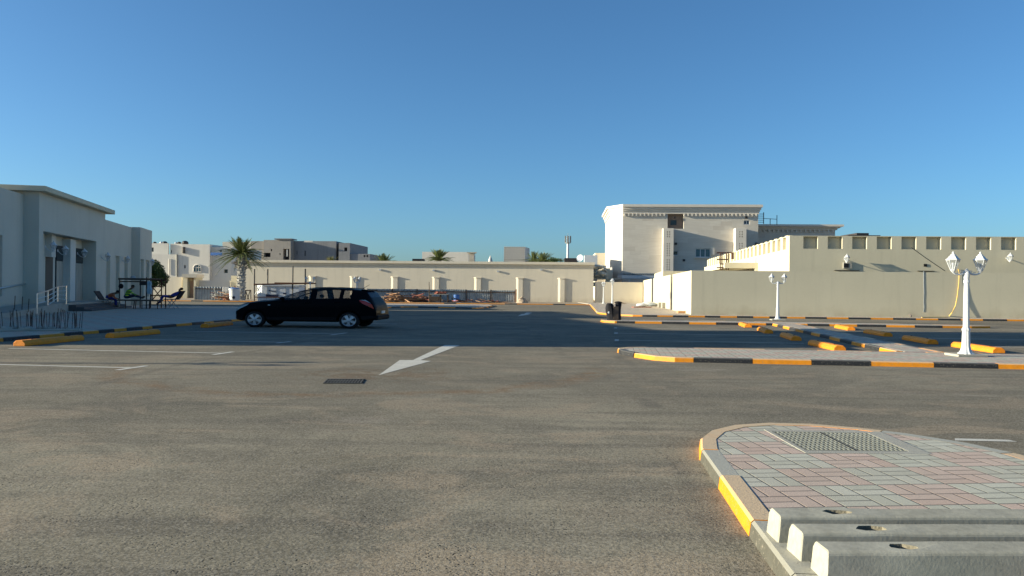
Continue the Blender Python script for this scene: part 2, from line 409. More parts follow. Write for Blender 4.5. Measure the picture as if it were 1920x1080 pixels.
def resample(pts, closed=False):
    P = [Vector(p[:2]) for p in pts]
    if closed: P.append(P[0].copy())
    s = [0.0]
    for i in range(len(P)-1): s.append(s[-1] + (P[i+1]-P[i]).length)
    return P, s
def offs(P, d, closed):
    out = []; n = len(P)
    for i in range(n):
        if closed: a, b = P[i]-P[(i-2) % (n-1)] if i in (0, n-1) else P[i]-P[i-1], P[1]-P[0] if i in (0, n-1) else P[i+1]-P[i]
        else: a = P[i]-P[i-1] if i else P[1]-P[0]; b = P[i+1]-P[i] if i < n-1 else P[n-1]-P[n-2]
        a, b = a.normalized(), b.normalized(); na, nb = Vector((-a.y, a.x)), Vector((-b.y, b.x))
        q = (na+nb).normalized(); out.append(P[i] + q*(d/max(.5, q.dot(na))))
    return out
def kerb(name, pts, segs, closed=False, side=1, mats=None, label=None, h=KH):
    """pts: outer foot of the kerb; island lies on side (+1 left of travel); segs: [(length, material)] repeating"""
    mats = mats or [YEL, BLK, KCON]
    P, s = resample(pts, closed)
    O = {}
    for d in (0.0, .015, .035, KW): O[d] = offs(P, d*side, closed)
    def at(d, t):
        for i in range(len(s)-1):
            if t <= s[i+1] + 1e-9:
                f = (t-s[i])/(s[i+1]-s[i]); return O[d][i].lerp(O[d][i+1], f)
        return O[d][-1]
    m = MB(); t = 0.0; k = 0
    while t < s[-1]-.05:
        L, mi = segs[k % len(segs)]; k += 1
        e = min(t+L, s[-1]); g = .006
        ts = [t+g] + [q for q in s if t+g+.02 < q < e-g-.02] + [e-g]
        prof = [(0.0, -.02), (.015, h-.018), (.035, h), (KW, h), (KW, -.02)]
        vs, fs = [], []; jz = random.uniform(-.003, .003)
        for q in ts:
            for (d, z) in prof: p = at(d, q); vs.append((p.x, p.y, z + (jz if z > 0 else 0)))
        n = len(prof)
        for i in range(len(ts)-1):
            for j in range(n-1):
                a = i*n+j; f = (a, a+1, a+n+1, a+n); fs.append(f if side > 0 else f[::-1])
        fs += [tuple(range(n)), tuple(reversed(range((len(ts)-1)*n, len(ts)*n)))]
        m.cur = mi; m.add(vs, fs); t = e
    o = st(build(name, m, mats)); 
    if label: o['label'] = label
    return O[KW]
def pave(name, poly, mat, z=.1065):
    m = MB(); m.prism([tuple(p) for p in poly], -.02, z); return st(build(name, m, mat))

# --- near island, lower right: rounded nose pointing away from the camera
cx, cy = 3.30, 6.75; ax = Vector((-.09, 1)).normalized()
pts = [(1.18, 1.2), (1.565, 5.05), (1.66, 6.0), (1.74, 6.75)]
pts = [(1.30, 2.0), (1.565, 5.05), (1.70, 6.35), (1.80, 7.35), (1.92, 7.85), (2.14, 8.30), (2.50, 8.66), (2.95, 8.83), (3.40, 8.78), (3.85, 8.57), (4.25, 8.24), (4.60, 7.75), (4.80, 7.20), (4.83, 6.5), (4.60, 4.5), (4.35, 2.0)]
ins = kerb('kerb', pts, [(2.10,2),(.95,2),(1.24,0),(1.02,2),(3.3,0),(1.35,2),(.95,0),(1.3,2)], side=-1, mats=[YEL, BLK, FBLK])
pave('pavement', list(ins), PAVE_NEAR)
# --- middle island with the near street lamp
def lineY(c, x, mm=-.13): return c + mm*x
A = [(2.95, 18.55), (3.3, 17.75), (3.7, 17.42)] + [(x, lineY(17.9, x)) for x in (6, 10, 20, 34)] + [(34, lineY(21.1, 34))] + \
    [(x, lineY(21.1, x)) for x in (20, 12, 8, 5)] + [(3.6, 20.62), (3.05, 20.45), (2.75, 20.0), (2.75, 19.2)]
XA = [G(px, 680+(px-1193)*.0145).x for px in (1193, 1290, 1399.8, 1508.4, 1616.7, 1729.8, 1844, 1960)]
segA = [(.95, 0), (.62, 0)]
segA = [(1.72, 0)] + [((XA[i+1]-XA[i])*1.008, 1 if i % 2 else 0) for i in range(1, 7)] + [(1.33, i % 2) for i in range(40)]
segA[0] = (4.06-3.7+.52+.88+.05, 0)
for i in range(1, 7): segA[i] = (segA[i][0], 1 if i % 2 else 0)
insA = kerb('kerb', A, segA, closed=True)
pave('pavement', list(insA)[:-1], PAVE_FAR)
# --- strip that runs back between the bays
BL = lambda y: 9.93+.15*(y-19.75); BR = lambda y: 11.1+.152*(y-19.45)
kerb('kerb', [(BL(19.95), 19.95), (BL(36.9), 36.9)], [(1.33, 0), (1.33, 1)], side=-1)
kerb('kerb', [(BR(19.8), 19.8), (BR(36.7), 36.7)], [(1.33, 0), (1.33, 1)], side=1)
pave('pavement', [(BL(19.9)+.17, 19.72), (BR(19.8)-.17, 19.5), (BR(37.2)-.17, 37.0), (BL(37.4)+.17, 37.2)], PAVE_FAR)
# --- far middle island with the second lamp
C = [(4.55, 39.4), (4.6, 38.6), (5.1, 38.1)] + [(x, lineY(38.76, x)) for x in (8, 14, 20)] + [(21.6, 36.1), (22.6, 36.3), (22.9, 36.8), (21.6, 37.4), (18, 38.3)] + \
    [(x, lineY(41.0, x)) for x in (14, 9)] + [(5.6, 40.2), (4.9, 40.0)]
kerb_cuts = [1157, 1191, 1242, 1293.6, 1345, 1386.6, 1440, 1480, 1519, 1561, 1614, 1669.7, 1725, 1779, 1832]
XC = [G(px, 606+(px-1157)*.016).x for px in kerb_cuts]
segC = [(.80+XC[0]-5.1+.7, 0)] + [((XC[i+1]-XC[i])*1.008, 0 if i % 2 else 1) for i in range(len(XC)-1)] + [(1.4, i % 2) for i in range(30)]
insC = kerb('kerb', C, segC, closed=True)
pave('pavement', list(insC)[:-1], PAVE_FAR)
# --- pavement along the right boundary wall and beside it, with its kerb
px7 = [0,47,118,192,265,343,415,494,570,646,728,814,915,1016,1120,1224,1330,1433,1538,1640,1752,1858,1960]
D = [(8.55, 84.2), (6.0, 54.2), (5.95, 52.6), (6.3, 50.6), (6.9, 49.0), (7.6, 48.3)] + [(x, 48.75-.08*x) for x in (8.4, 12, 20, 30, 55)]
segD = [(29.5, 0), (1.5, 2), (1.3, 0)]
P_, s_ = resample(D); base = s_[6] - D[6][0]
xs = [G(1180+q/2.595, 593.2+.0112*(q/2.595-80)).x for q in px7]
used = sum(a for a, b in segD); first = base + xs[0]
segD = [(2.6, 0)]*0 + [(2.4, 0), (.9, 0)]*8 + [(1.3, 2), (1.2, 0), (1.0, 2)]
used = sum(a for a, b in segD); segD.append((max(.3, base+xs[1]-used), 0))
for i in range(1, len(xs)-1): segD.append((xs[i+1]-xs[i], i % 2))
segD += [(1.33, i % 2) for i in range(30)]
insD = kerb('kerb', D, segD)
pave('pavement', list(insD) + [(55, 60), (40, 99), (8.4, 99)], PAVE_FAR)
# --- far kerb in front of the building site
Fk = [(-46, 84.9), (-30, 84.7), (-8, 84.4), (8.55, 84.3)]
kerb('kerb', Fk, [(1.33, 0)]*4 + [(1.33, 1)] + [(1.33, 0)]*3 + [(1.33, 1)] + [(1.33, 0)]*5 + [(1.33, 1)])
m = MB(); m.prism([(-60, 85.0), (-8, 84.6), (8.3, 84.5), (8.3, 125), (-60, 125)], -.02, .09); st(build('ground', m, SAND))
# --- small island beyond the car
H = [(-17.0, 61.5), (-10.8, 61.6), (-9.2, 66.0), (-8.6, 66.2), (-5.2, 65.0), (-3.0, 64.0), (-2.3, 65.5), (-1.8, 73.0), (-2.1, 77.5), (-17, 78.2)]
insH = kerb('kerb', H, [(1.6, 0), (1.6, 1), (1.9, 0), (1.9, 1)], closed=True)
pave('pavement', list(insH)[:-1], PAVE_FAR)
# --- long pavement in front of the left building
LK = lambda y: -14.37 + .103*(y-21.9)
Lp = [(LK(y), y) for y in (6, 14, 21.9, 30, 36, 44, 52, 58)] + [(-11.0, 59.3), (-12, 59.9), (-14, 60.1), (-34, 60.6)]
lx = [(0, 640.5), (14, 640), (72, 634), (115, 630), (157, 627), (187, 624.5), (220, 622), (240, 620), (278, 617.5), (304, 616), (340, 612), (370, 609.5), (392, 607.5), (412, 606), (436, 603)]
ly = [G(*q).y for q in lx]
segL = [(ly[0]-6-2.0, 0), (2.0, 1)] + [((ly[i+1]-ly[i]), i % 2) for i in range(len(ly)-1)] + [(1.4, i % 2) for i in range(40)]
insL = kerb('kerb', Lp, segL)
pave('pavement', list(insL) + [(-34, 6)], PAVE_FAR)

# --- painted markings, 4 mm above the asphalt
def mark(pts, z=.004):
    m = MB(); q = [(p.x, p.y, z) for p in pts]; m.add(q, [tuple(range(len(q)))]); o = st(build('road_marking', m, LINE)); 
    me = o.data
    if me.polygons[0].normal.z < 0: me.flip_normals()
    return o
def strip(p, q, wd, z=.004):
    p, q = Vector(p[:2]), Vector(q[:2]); d = (q-p).normalized(); n = Vector((-d.y, d.x))*wd/2
    m = MB(); m.add([(*(p-n), z), (*(q-n), z), (*(q+n), z), (*(p+n), z)], [(0,1,2,3)]); return st(build('road_marking', m, LINE))
zz = lambda x, y: G(420+x/3.84, 560+y/3.84)
mark([zz(1113,552), zz(1265,443), zz(1360,443), zz(1590,334), zz(1698,336), zz(1415,443), zz(1490,450)])
z4 = lambda x, y: G(700+x/6, 440+y/6)
mark([z4(1625,918), z4(1668,893), z4(1690,893), z4(1725,877), z4(1790,878), z4(1740,894), z4(1768,897)])
for (x1, y1, x2, y2) in ((220,694,275,686), (400,665.3,437,659.7), (519,643.4,545,640.4), (620,628.2,650,624.2)):
    a, b = G(x1, y1), G(x2, y2); strip(a, b, .13); mid = (a+b)/2; ex = mid + Vector((-5.7, .79, 0))
    if mid.x < -7.4 or mid.y < 15.5: ex = mid + Vector((-7.3, .98, 0))
    strip(mid, ex, .12, .005)
strip((-5.6, 30.8), (-12, 31.6), .12)
strip((-5.2, 34.9), (-11.8, 35.7), .12)
for k in range(3):
    y0 = 24.95+4.13*k; x0 = 3.4+.13*4.13*k
    strip((x0, y0), (9.2+.6*k, y0-.13*(5.8+.05*k)), .12, .005); strip((x0-.05, y0-.42), (x0+.07, y0+.42), .13)
    strip((13.4+.6*k, y0-.13*(10.0)), (19.6+.6*k, y0-.13*16.2), .12, .005); strip((19.55+.6*k, y0-.13*16.2-.42), (19.67+.6*k, y0-.13*16.2+.42), .13)
mark([G(1790, 822.3), G(1890, 825), G(1907, 828.7), G(1790, 826.2)])

# ================================================================ LEFT BUILDING (in shadow)
na = Vector((.974, .226)); ud = Vector((-.226, .974))          # outward normal, direction away along the front
def FP(px, c): p = ONP(px, 540, na, c); return Vector((p.x, p.y))
c0, c1, c2 = -15.98, -16.75, -16.88
ZB = .60
lb = thing('mosque_hall', (-30, 45, 0), 'long shaded plaster building with raised entrance portico and tall slit windows', 'building')
w0 = FP(0, c1); pa, pb = FP(72, c0), FP(196, c0); wb = FP(196, c1); wr = FP(249, c1); ba, bb = FP(262, c0-.1), FP(284, c0-.1)
onw = lambda p, c: p + na*(c - p.dot(na))
near_end = w0 + ud*((22.55-w0.y)/ud.y)
mid_end = w0 + ud*((29.4-w0.y)/ud.y)
ZW = 6.62
m = MB()
# tall hall at the near end (outside the frame) that throws the long shadow, wing, wing, end block
def facadeU(ops_px, p0, c, dep, zs):
    """openings given by picture columns"""
    out = []
    for (a, b, ya, yb) in ops_px:
        qa, qb = ONP(a, (ya+yb)/2, na, c), ONP(b, (ya+yb)/2, na, c)
        u0 = (Vector(qa[:2])-p0).dot(ud); u1 = (Vector(qb[:2])-p0).dot(ud)
        zt = ONP((a+b)/2, ya, na, c).z; zb = ONP((a+b)/2, yb, na, c).z
        out.append((u0, u1, max(zb, zs), zt, dep))
    return out
depth = 16.0
def wing(p, q, z1, ops=(), zb=0.0, nm='wing_wall'):
    m = MB()
    p0 = onw(p, p.dot(na)-depth); q0 = onw(q, q.dot(na)-depth)
    block(m, [tuple(p), tuple(q), tuple(q0), tuple(p0)], zb, z1, {0: list(ops)}); build(nm, m, PLASTER3, lb)
wing(near_end, mid_end, 10.2, [(1.0, 1.6, 1.2, 4.2, .25), (3.2, 3.8, 1.2, 4.2, .25), (5.2, 5.8, 1.2, 4.2, .25)])
wa = onw(FP(46, c1), c1)
mm2 = mid_end + ud*.003
wing(mm2, wa, ZW, facadeU([(-90, -72, 425, 560), (-60, -45, 430, 560), (-12, 4, 440, 556)], mm2, c1, .25, ZB))
pbw = FP(196, c1)
wing(pbw, FP(249, c1), ZW-.03, facadeU([(196.8, 206.5, 477, 558), (216, 224, 480, 558), (232.5, 239.5, 482, 557)], pbw, c1, .25, ZB))
fa = FP(249, c1)
wing(ba, bb, ZW+.02, facadeU([(263.5, 269.5, 486, 556), (273.5, 280, 488, 556)], ba, c0-.1, .25, ZB))
# portico
m = MB()
ops = facadeU([(85.3, 184.8, 0, 0)], pa, c0, .9, ZB); u0, u1 = ops[0][:2]
ztop = ONP(85.3, 434, na, c0).z
p0 = onw(pa, c0-5.2); q0 = onw(pb, c0-5.2)
block(m, [tuple(pa), tuple(pb), tuple(q0), tuple(p0)], 0.0, 6.80, {0: [(u0, u1, ZB, ztop, .9)]})
build('portico', m, PLASTER3, lb)
m = MB(); e = .45
cor = [pa - ud*e + na*e, pb + ud*(e+.3) + na*e, q0 + ud*(e+.3) - na*e, p0 - ud*e - na*e]
m.prism([tuple(p) for p in cor], 6.803, 7.1); build('cornice', m, PLASTER, lb, bevel=.02)
# doors, a pillar and a hanging panel in the porch
def porch(px0, px1, y0, y1, c, name, mat, out=.02, par=None):
    cf = c + out; qa, qb = FP(px0, cf)-na*out, FP(px1, cf)-na*out; zt = ONP((px0+px1)/2, y0, na, cf).z; zb = ZB+.002 if y1 is None else ONP((px0+px1)/2, y1, na, cf).z
    m = MB(); m.prism([tuple(qa), tuple(qb), tuple(qb+na*out), tuple(qa+na*out)], zb, zt); return build(name, m, mat, par or lb, solid=True)
porch(96, 104, 440, 482, c2, 'pillar', WHITEWALL, .35)  # pale panel hanging in the upper opening only, not a full pillar
porch(131.5, 141.5, 449, None, c2, 'pillar', WHITEWALL, .5)
porch(85.8, 99, 440, None, c2, 'side_door', simple('brown_door', (.11, .085, .065), .7), .03)
d1 = porch(105, 122.5, 461, None, c2, 'door', DARKMETAL, .06)
porch(106, 121.5, 490, None, c2+.063, 'door_panel', FILM, .02, d1)
porch(106, 121.5, 463, 488, c2+.063, 'transom_window', DARKGLASS, .02, d1)
d2 = porch(141.5, 157.5, 466, None, c2, 'door', DARKMETAL, .06)
porch(142.5, 156, 494, None, c2+.063, 'door_panel', FILM, .02, d2)
porch(142.5, 156.5, 468, 492, c2+.063, 'transom_window', DARKGLASS, .02, d2)
# raised platform, steps and ramp
m = MB()
def slab(pA, pB, o0, o1, z0, z1): m.prism([tuple(pA+na*o0), tuple(pB+na*o0), tuple(pB+na*o1), tuple(pA+na*o1)], z0, z1)
sa, sb = FP(100, c0), FP(188, c0)
slab(pa - ud*2, FP(196, c0), .003, .9, .1, ZB)
build('platform', m, CONC, lb)
m = MB()
for k in range(3): slab(sa-ud*.3, sb - ud*.2*k, .903+.42*k, 1.32+.42*k, .1, ZB-.13*(k+1))
build('step', m, simple('dark_stone_step', (.09, .085, .085), .8, .2), lb, bevel=.01)
m = MB(); ra = pa - ud*12
for i in range(1):
    a, b = pa - ud*13, pa - ud*2.01
    vs = [(*(a+na*.003), .1), (*(b+na*.003), .1), (*(b+na*1.5), .1), (*(a+na*1.5), .1), (*(a+na*.003), .14), (*(b+na*.003), ZB), (*(b+na*1.5), ZB), (*(a+na*1.5), .14)]
    m.add(vs, [(0,3,2,1),(4,5,6,7),(0,1,5,4),(1,2,6,5),(2,3,7,6),(3,0,4,7)])
build('ramp', m, CONC, lb, solid=True)
m = MB(); ha, hb = ONP(-60, 551, na, c1+.12), ONP(47, 532.5, na, c1+.12); m.tube([ha, hb], .045)
for f in (.3, .6, .95):
    p = ha.lerp(hb, f); m.tube([p, p - Vector((na.x, na.y, 0))*.12], .025, 6)
build('handrail', m, STEEL, lb, smooth=True)

# ---- lantern head (used by the street lamps and the wall lamps)
def lantern(mbf, mbg, c, s=1.0, up=True):
    c = Vector(c); T = Matrix.Translation(c) @ Matrix.Scale(s, 4)
    n = 6
    def hexp(r, z): return [Vector((r*math.cos(2*math.pi*(k+.5)/n), r*math.sin(2*math.pi*(k+.5)/n), z)) for k in range(n)]
    lo, hi = hexp(.055, .05), hexp(.146, .29)
    for k in range(n):
        mbf.tube([lo[k], hi[k]], .0085, 5, M=T); mbf.tube([lo[k], lo[(k+1)%n]], .009, 5, M=T); mbf.tube([hi[k], hi[(k+1)%n]], .012, 5, M=T)
        mbg.add([lo[k]*.97+Vector((0,0,.002)), lo[(k+1)%n]*.97+Vector((0,0,.002)), hi[(k+1)%n]*.97, hi[k]*.97], [(0,1,2,3)], T)
    mbf.lathe([(.03,0),(.045,.02),(.065,.05),(.068,.065),(.03,.07)], n=n, M=T, phase=.5)
    mbf.lathe([(.160,.288),(.164,.302),(.12,.335),(.085,.385),(.06,.40),(.05,.43),(.025,.44),(.022,.46),(.028,.475),(.015,.49),(.004,.50)], n=n, M=T, phase=.5)
    mbf.lathe([(.022,.07),(.022,.16),(.03,.165),(.03,.22),(.01,.23)], n=8, M=T)
def wall_lamp(parent, p, nrm, s=1.4):
    p = Vector(p); nn = Vector((nrm[0], nrm[1], 0)).normalized(); c = p + nn*.34*s - Vector((0,0,.2*s))
    f, g = MB(), MB(); lantern(f, g, c, s)
    f.tube([p, p + nn*.02], .07*s, 8); f.tube([p, p+nn*.15*s+Vector((0,0,-.16*s)), p+nn*.3*s+Vector((0,0,-.22*s)), c+Vector((0,0,.01))], .018*s, 6)
    o = build('wall_lantern', f, WHITEMETAL, parent, smooth=False); build('lamp_glass', g, LAMPGLASS, o); return o
for (px, py, c) in ((84.5, 463, c0), (108, 470, c2+.35), (145, 475, c2+.1), (190, 482, c0), (229, 487, c1), (276, 492, c0-.1)):
    p = ONP(px, py, na, c+.004); wall_lamp(lb, p, na, 1.25)

# ================================================================ RIGHT: BOUNDARY WALL AND CRENELLATED BUILDING
WY = lambda x: 49.8 - .06*(x-12)
nb = Vector((-.06, -1)).normalized(); cb = nb.dot(Vector((12, 49.8)))
sx = Vector((.107, 1)).normalized()
K = ONP(1296, 548, nb, cb); K2 = Vector((K.x, K.y))
ZWALL = 2.97
bw = thing('boundary_wall', (K.x, K.y, 0), 'long plain beige plaster boundary wall behind the far street lamp', 'wall')
m = MB(); far = Vector((60, WY(60))); block(m, [tuple(K2), tuple(far), tuple(far+Vector((.02,.3))), tuple(K2+Vector((.02,.3)))], .08, ZWALL)
build('wall', m, PLASTER, bw)
m = MB()
def side_u(px): # distance along the side wall for a picture column
    a, b = ray(px, 548); return (K2.y*a - K2.x)/(sx.x - a*sx.y)
cuts = [(1296, 1260.8), (1256.8, 1224.8), (1221.5, 1205)]
for a, b in cuts:
    ua, ub = side_u(a) + (.31 if a == 1296 else 0), side_u(b); p, q = K2 + sx*ua, K2 + sx*ub
    m = MB(); m.obox(p, q, .07, .08, ZWALL-.01, -.035); build('wall_panel', m, PLASTER, bw)
for a, b in ((1260.8, 1256.8), (1224.8, 1221.5)):
    p, q = K2 + sx*(side_u(a)+.004), K2 + sx*(side_u(b)-.004); m = MB(); m.obox(p, q, .05, .08, ZWALL-.15, -.13); build('gate', m, DARKMETAL, bw)
# building behind it
nc = nb; cc = nb.dot(Vector((12, 51.3)))
Q = ONP(1480, 500, nc, cc); Q2 = Vector((Q.x, Q.y)); ZC = 5.37
cr = thing('crenellated_building', (Q.x, Q.y, 0), 'low beige building with a row of parapet niches behind the boundary wall', 'building')
dxn = Vector((-nb.y, nb.x)); dxn = dxn if dxn.x > 0 else -dxn
Lf = 34.0; E2 = Q2 + dxn*Lf; sdir = Vector((.12, 1)).normalized(); B2 = Q2 + sdir*41; B3 = B2 + dxn*34
ops = []
for k in range(20):
    a = ONP(1506.4+k*0, 450, nc, cc); u = (Vector((a.x, a.y))-Q2).length + k*1.578
    if u+.95 < Lf: ops.append((u, u+.94, ZC-.86, ZC-.045, .32))
ops2 = []
for k in range(24):
    u = 41 - (1.0 + k*1.66) - .95
    if u > .3: ops2.append((u, u+.95, ZC-.86, ZC-.045, .32))
m = MB(); block(m, [tuple(Q2), tuple(E2), tuple(B3), tuple(B2)], .08, ZC, {0: ops, 3: ops2}); build('wall', m, PLASTER, cr)
for k in range(24):                                           # small merlon tops along the left side
    a = Q2 + sdir*(.6+k*1.66); b = a + sdir*.8; m = MB(); m.obox(a, b, .3, ZC+.003, ZC+.06, -.16); build('merlon', m, PLASTER, cr)
# canopy on the sunlit side
def on_side(px, py, off=0.0):
    a, b = ray(px, py); u = ((Q2.x-off) - a*Q2.y)/(a*sdir.y - sdir.x); return u, EYE - b*(Q2.y + sdir.y*u)
u0_, z0_ = on_side(1445, 489)
m = MB(); cvz = 3.85
lp = Vector((-1, .12)).normalized()
pA = Q2 + sdir*10.4; pB = Q2 + sdir*23
m.prism([tuple(pA), tuple(pA+lp*2.6), tuple(pB+lp*2.6), tuple(pB)], 3.50, 3.95); build('canopy', m, PLASTER, cr)
m = MB(); m.prism([tuple(pA), tuple(pA+lp*.25), tuple(pA+sdir*13+lp*.25), tuple(pA+sdir*13)], 2.85, 3.497); build('canopy_beam', m, PLASTER2, cr)
m = MB(); pC = Q2 + sdir*30; m.prism([tuple(pC), tuple(pC+lp*6), tuple(pC+lp*6+sdir*14), tuple(pC+sdir*14)], 2.4, 3.75); build('side_annex', m, PLASTER, cr)
# vent openings, ledges, pipe on the front
def onf(px, py, off=0.0): return ONP(px, py, nc, cc+off)
def fbox(px0, py0, px1, py1, off, dep, name, mat, parent, n=nc, c=cc):
    a, b = ONP(px0, py0, n, c+off), ONP(px1, py1, n, c+off); m = MB(); q = Vector((n[0], n[1]))*dep
    m.prism([(a.x, a.y), (b.x, b.y), (b.x+q.x, b.y+q.y), (a.x+q.x, a.y+q.y)], min(a.z, b.z), max(a.z, b.z)); return build(name, m, mat, parent, solid=True)
fr = fbox(1580.5, 491.8, 1596, 503.5, .003, .1, 'vent_frame', CONC, cr); fbox(1582.5, 494, 1591.5, 501.8, .106, .01, 'vent', BLACKPL, cr)
fbox(1732, 494.8, 1738, 499.8, .003, .03, 'vent', BLACKPL, cr)
for (a, b, y) in ((1564, 1610.5, 506.7), (1720, 1750.5, 508)): fbox(a, y-.4, b, y+.8, .003, .12, 'ledge', DARKMETAL, cr)
cp = [ONP(1732.5, 508.5, nb, cb+.03), ONP(1732.8, 530, nb, cb+.03), ONP(1733.4, 550, nb, cb+.03), ONP(1732.7, 565, nb, cb+.03), ONP(1733.6, 577, nb, cb+.03), ONP(1732.4, 585, nb, cb+.03)]
o = build('drain_pipe', flat(MB().tube(cp, .04, 8), nb, cb, .28), GALV, None, smooth=True); tag(o, 'thin grey pipe running down the boundary wall below the small vent', 'pipe')
for (px, py) in ((1584, 486), (1888, 484)): wall_lamp(cr, onf(px, py, .004), nc, 1.15)
m = MB(); o = build('stripe', flat(m.tube([onf(1709, 464, .016), onf(1735, 483, .016), onf(1772, 508, .016)], .02, 5), nc, cc, .25), DARKMETAL); tag(o, 'thin dark cable slanting down from the niches of the beige building', 'stripe')  # flattened dark tube lying aslant on the wall face
hz = [onf(1797, 505, .03), ONP(1798.5, 512, nb, cb+.04), ONP(1798, 530, nb, cb+.06), ONP(1795, 555, nb, cb+.10), ONP(1791.5, 573, nb, cb+.16), ONP(1785, 586, nb, cb+.24)]
gp = G(1778, 594.6, .13); hz += [gp, G(1755, 594.8, .13), G(1728, 595.2, .13)]
o = build('hose', MB().tube(hz, .028, 6), YELHOSE, smooth=True); tag(o, 'yellow hose hanging down the boundary wall behind the near lamp', 'hose')
m = MB(); a, b = AT(1590, 441.5, 75), AT(1651, 441.5, 75)
m.prism([(a.x, a.y), (b.x, b.y), (b.x+.3, b.y+6), (a.x+.3, a.y+6)], 4.0, a.z+.05); m.prism([(a.x+1, a.y+.3), (b.x-1, b.y+.3), (b.x-1, b.y+4), (a.x+1, a.y+4)], a.z+.053, a.z+.28)
o = build('roof_shed', m, DARKMETAL); tag(o, 'low dark roof just showing above the niched parapet', 'roof shed')

# ================================================================ LONG SITE BUILDING AT THE BACK
ng = nb; cg = nb.dot(Vector((10, 98)))
gx = lambda px, py=545, off=0.0: ONP(px, py, ng, cg+off)
L0, L1 = gx(458), gx(1112.5); ZL = 5.02
lg = thing('long_low_building', (L0.x, L0.y, 0), 'long single storey cream building with flat cornice at the back of the car park', 'building')
q = Vector((.06, 1)).normalized()*14
m = MB(); block(m, [(L0.x, L0.y), (L1.x, L1.y), (L1.x+q.x, L1.y+q.y), (L0.x+q.x, L0.y+q.y)], 0, ZL-.45); build('wall', m, PLASTER2, lg)
m = MB(); n2 = Vector((ng[0], ng[1]))
for (o_, z0, z1) in ((.10, ZL-.447, ZL-.15), (.34, ZL-.147, ZL+.17)):
    m.prism([(L0.x-o_+n2.x*o_, L0.y+n2.y*o_), (L1.x+.15+n2.x*o_, L1.y+n2.y*o_), (L1.x+.15+q.x, L1.y+q.y), (L0.x-o_+q.x, L0.y+q.y)], z0, z1)
build('cornice', m, PLASTER2, lg)
for px in (587, 664, 741, 818.5, 897, 975.5, 1054):                       # buttresses, chamfered on the left
    b0, b1 = gx(px-5.5), gx(px+4.5); m = MB(); B0, B1 = Vector((b0.x, b0.y)), Vector((b1.x, b1.y))
    m.prism([tuple(B0 - dxn*.16), tuple(B1), tuple(B1+n2*.13), tuple(B0+dxn*.12+n2*.13)], 0, 3.05)
    m.prism([tuple(B0 - dxn*.24), tuple(B1+dxn*.08), tuple(B1+dxn*.08+n2*.2), tuple(B0+dxn*.06+n2*.2)], 3.053, 3.17)
    build('buttress', m, PLASTER2, lg)
for (px, py) in ((713, 506), (813, 507), (934, 509), (1015, 506)):
    p = gx(px, py, .003); m = MB(); m.box((p.x-.14, p.y-.18, p.z-.1), (p.x+.14, p.y-.02, p.z+.1)); build('flood_light', m, WHITEMETAL, lg)
lw = thing('low_end_wall', (L1.x+.2, L1.y, 0), 'low beige wall joining the long building to the bright side wall', 'wall')
e0, e1 = gx(1113.6, 550, -.15), gx(1205.3, 550, -.15); m = MB(); block(m, [(e0.x+.17, e0.y), (e1.x, e1.y), (e1.x, e1.y+.3), (e0.x+.17, e0.y+.3)], 0, 2.72); build('wall', m, PLASTER2, lw)
# pier, carport and clutter to the left of the villa
def vol(name, px0, px1, py, Y, dep, mat, label=None, cat=None, z0=0.0, parent=None, skew=-.06):
    a, b = AT(px0, py, Y), AT(px1, py, Y); b.y += skew*(b.x-a.x); m = MB()
    block(m, [(a.x, a.y), (b.x, b.y), (b.x-skew*dep, b.y+dep), (a.x-skew*dep, a.y+dep)], z0, AT((px0+px1)/2, py, Y).z)
    o = build(name, m, mat, parent); return tag(o, label, cat) if label else o
vol('garden_wall', 1146.5, 1149, 501, 108, 9, STONETRIM, 'tall narrow cream end of a cross wall left of the stone villa', 'wall')
vol('gate_pier', 1136.5, 1143.5, 503, 104, 1.2, PLASTER2, 'round topped beige pier left of the stone villa', 'pier')
vol('neighbour_house', 1116, 1160, 474.5, 128, 10, PLASTER2, 'brownish flat roofed house peeking out left of the stone villa', 'house')
cpt = thing('carport', (18, 104, 0), 'white corrugated carport roof in front of the stone villa', 'carport')
m = MB(); a, b = AT(1167, 516, 104), AT(1262, 517.5, 104); n_ = 26
for i in range(n_):
    x0 = a.x+(b.x-a.x)*i/n_; x1 = a.x+(b.x-a.x)*(i+.55)/n_; m.box((x0, 104, a.z-.0), (x1, 108, a.z+.32))
build('corrugated_roof', m, GALV, cpt)
m = MB(); m.box((a.x-.1, 103.95, a.z-.45), (b.x, 108, a.z-.002)); build('fascia', m, WHITEMETAL, cpt)
m = MB()
for x in (a.x+.9, b.x-1.5): m = MB(); m.box((x, 104.2, 0), (x+.2, 104.4, a.z-.453)); build('post', m, WHITEMETAL, cpt)
o = vol('roof_cabin', 1096, 1120, 478.5, 112, 3, WHITEMETAL, 'white boxy roof cabin with rail beyond the end of the long building', 'roof cabin', z0=3)
o = tag(build('satellite_dish', MB().lathe([(.03,-.15),(.3,-.11),(.52,0),(.49,.0),(.27,-.06)], n=18, M=Matrix.Translation(AT(1087, 484, 110)) @ Matrix.Rotation(R(75), 4, 'X') @ Matrix.Rotation(R(-35), 4, 'Y')).tube([AT(1087, 489, 110), AT(1087, 520, 110)], .06, 6), WHITEMETAL, smooth=True), 'white satellite dish on the roof at the right end of the long building', 'satellite dish')
rng = random.Random(5); m = MB()
for i in range(26):
    p = AT(rng.uniform(1116, 1136), rng.uniform(497, 517), rng.uniform(102, 106)); s = rng.uniform(.15, .55); m.ell(p, (s, s, s*.5), 6, 4, jit=.3)
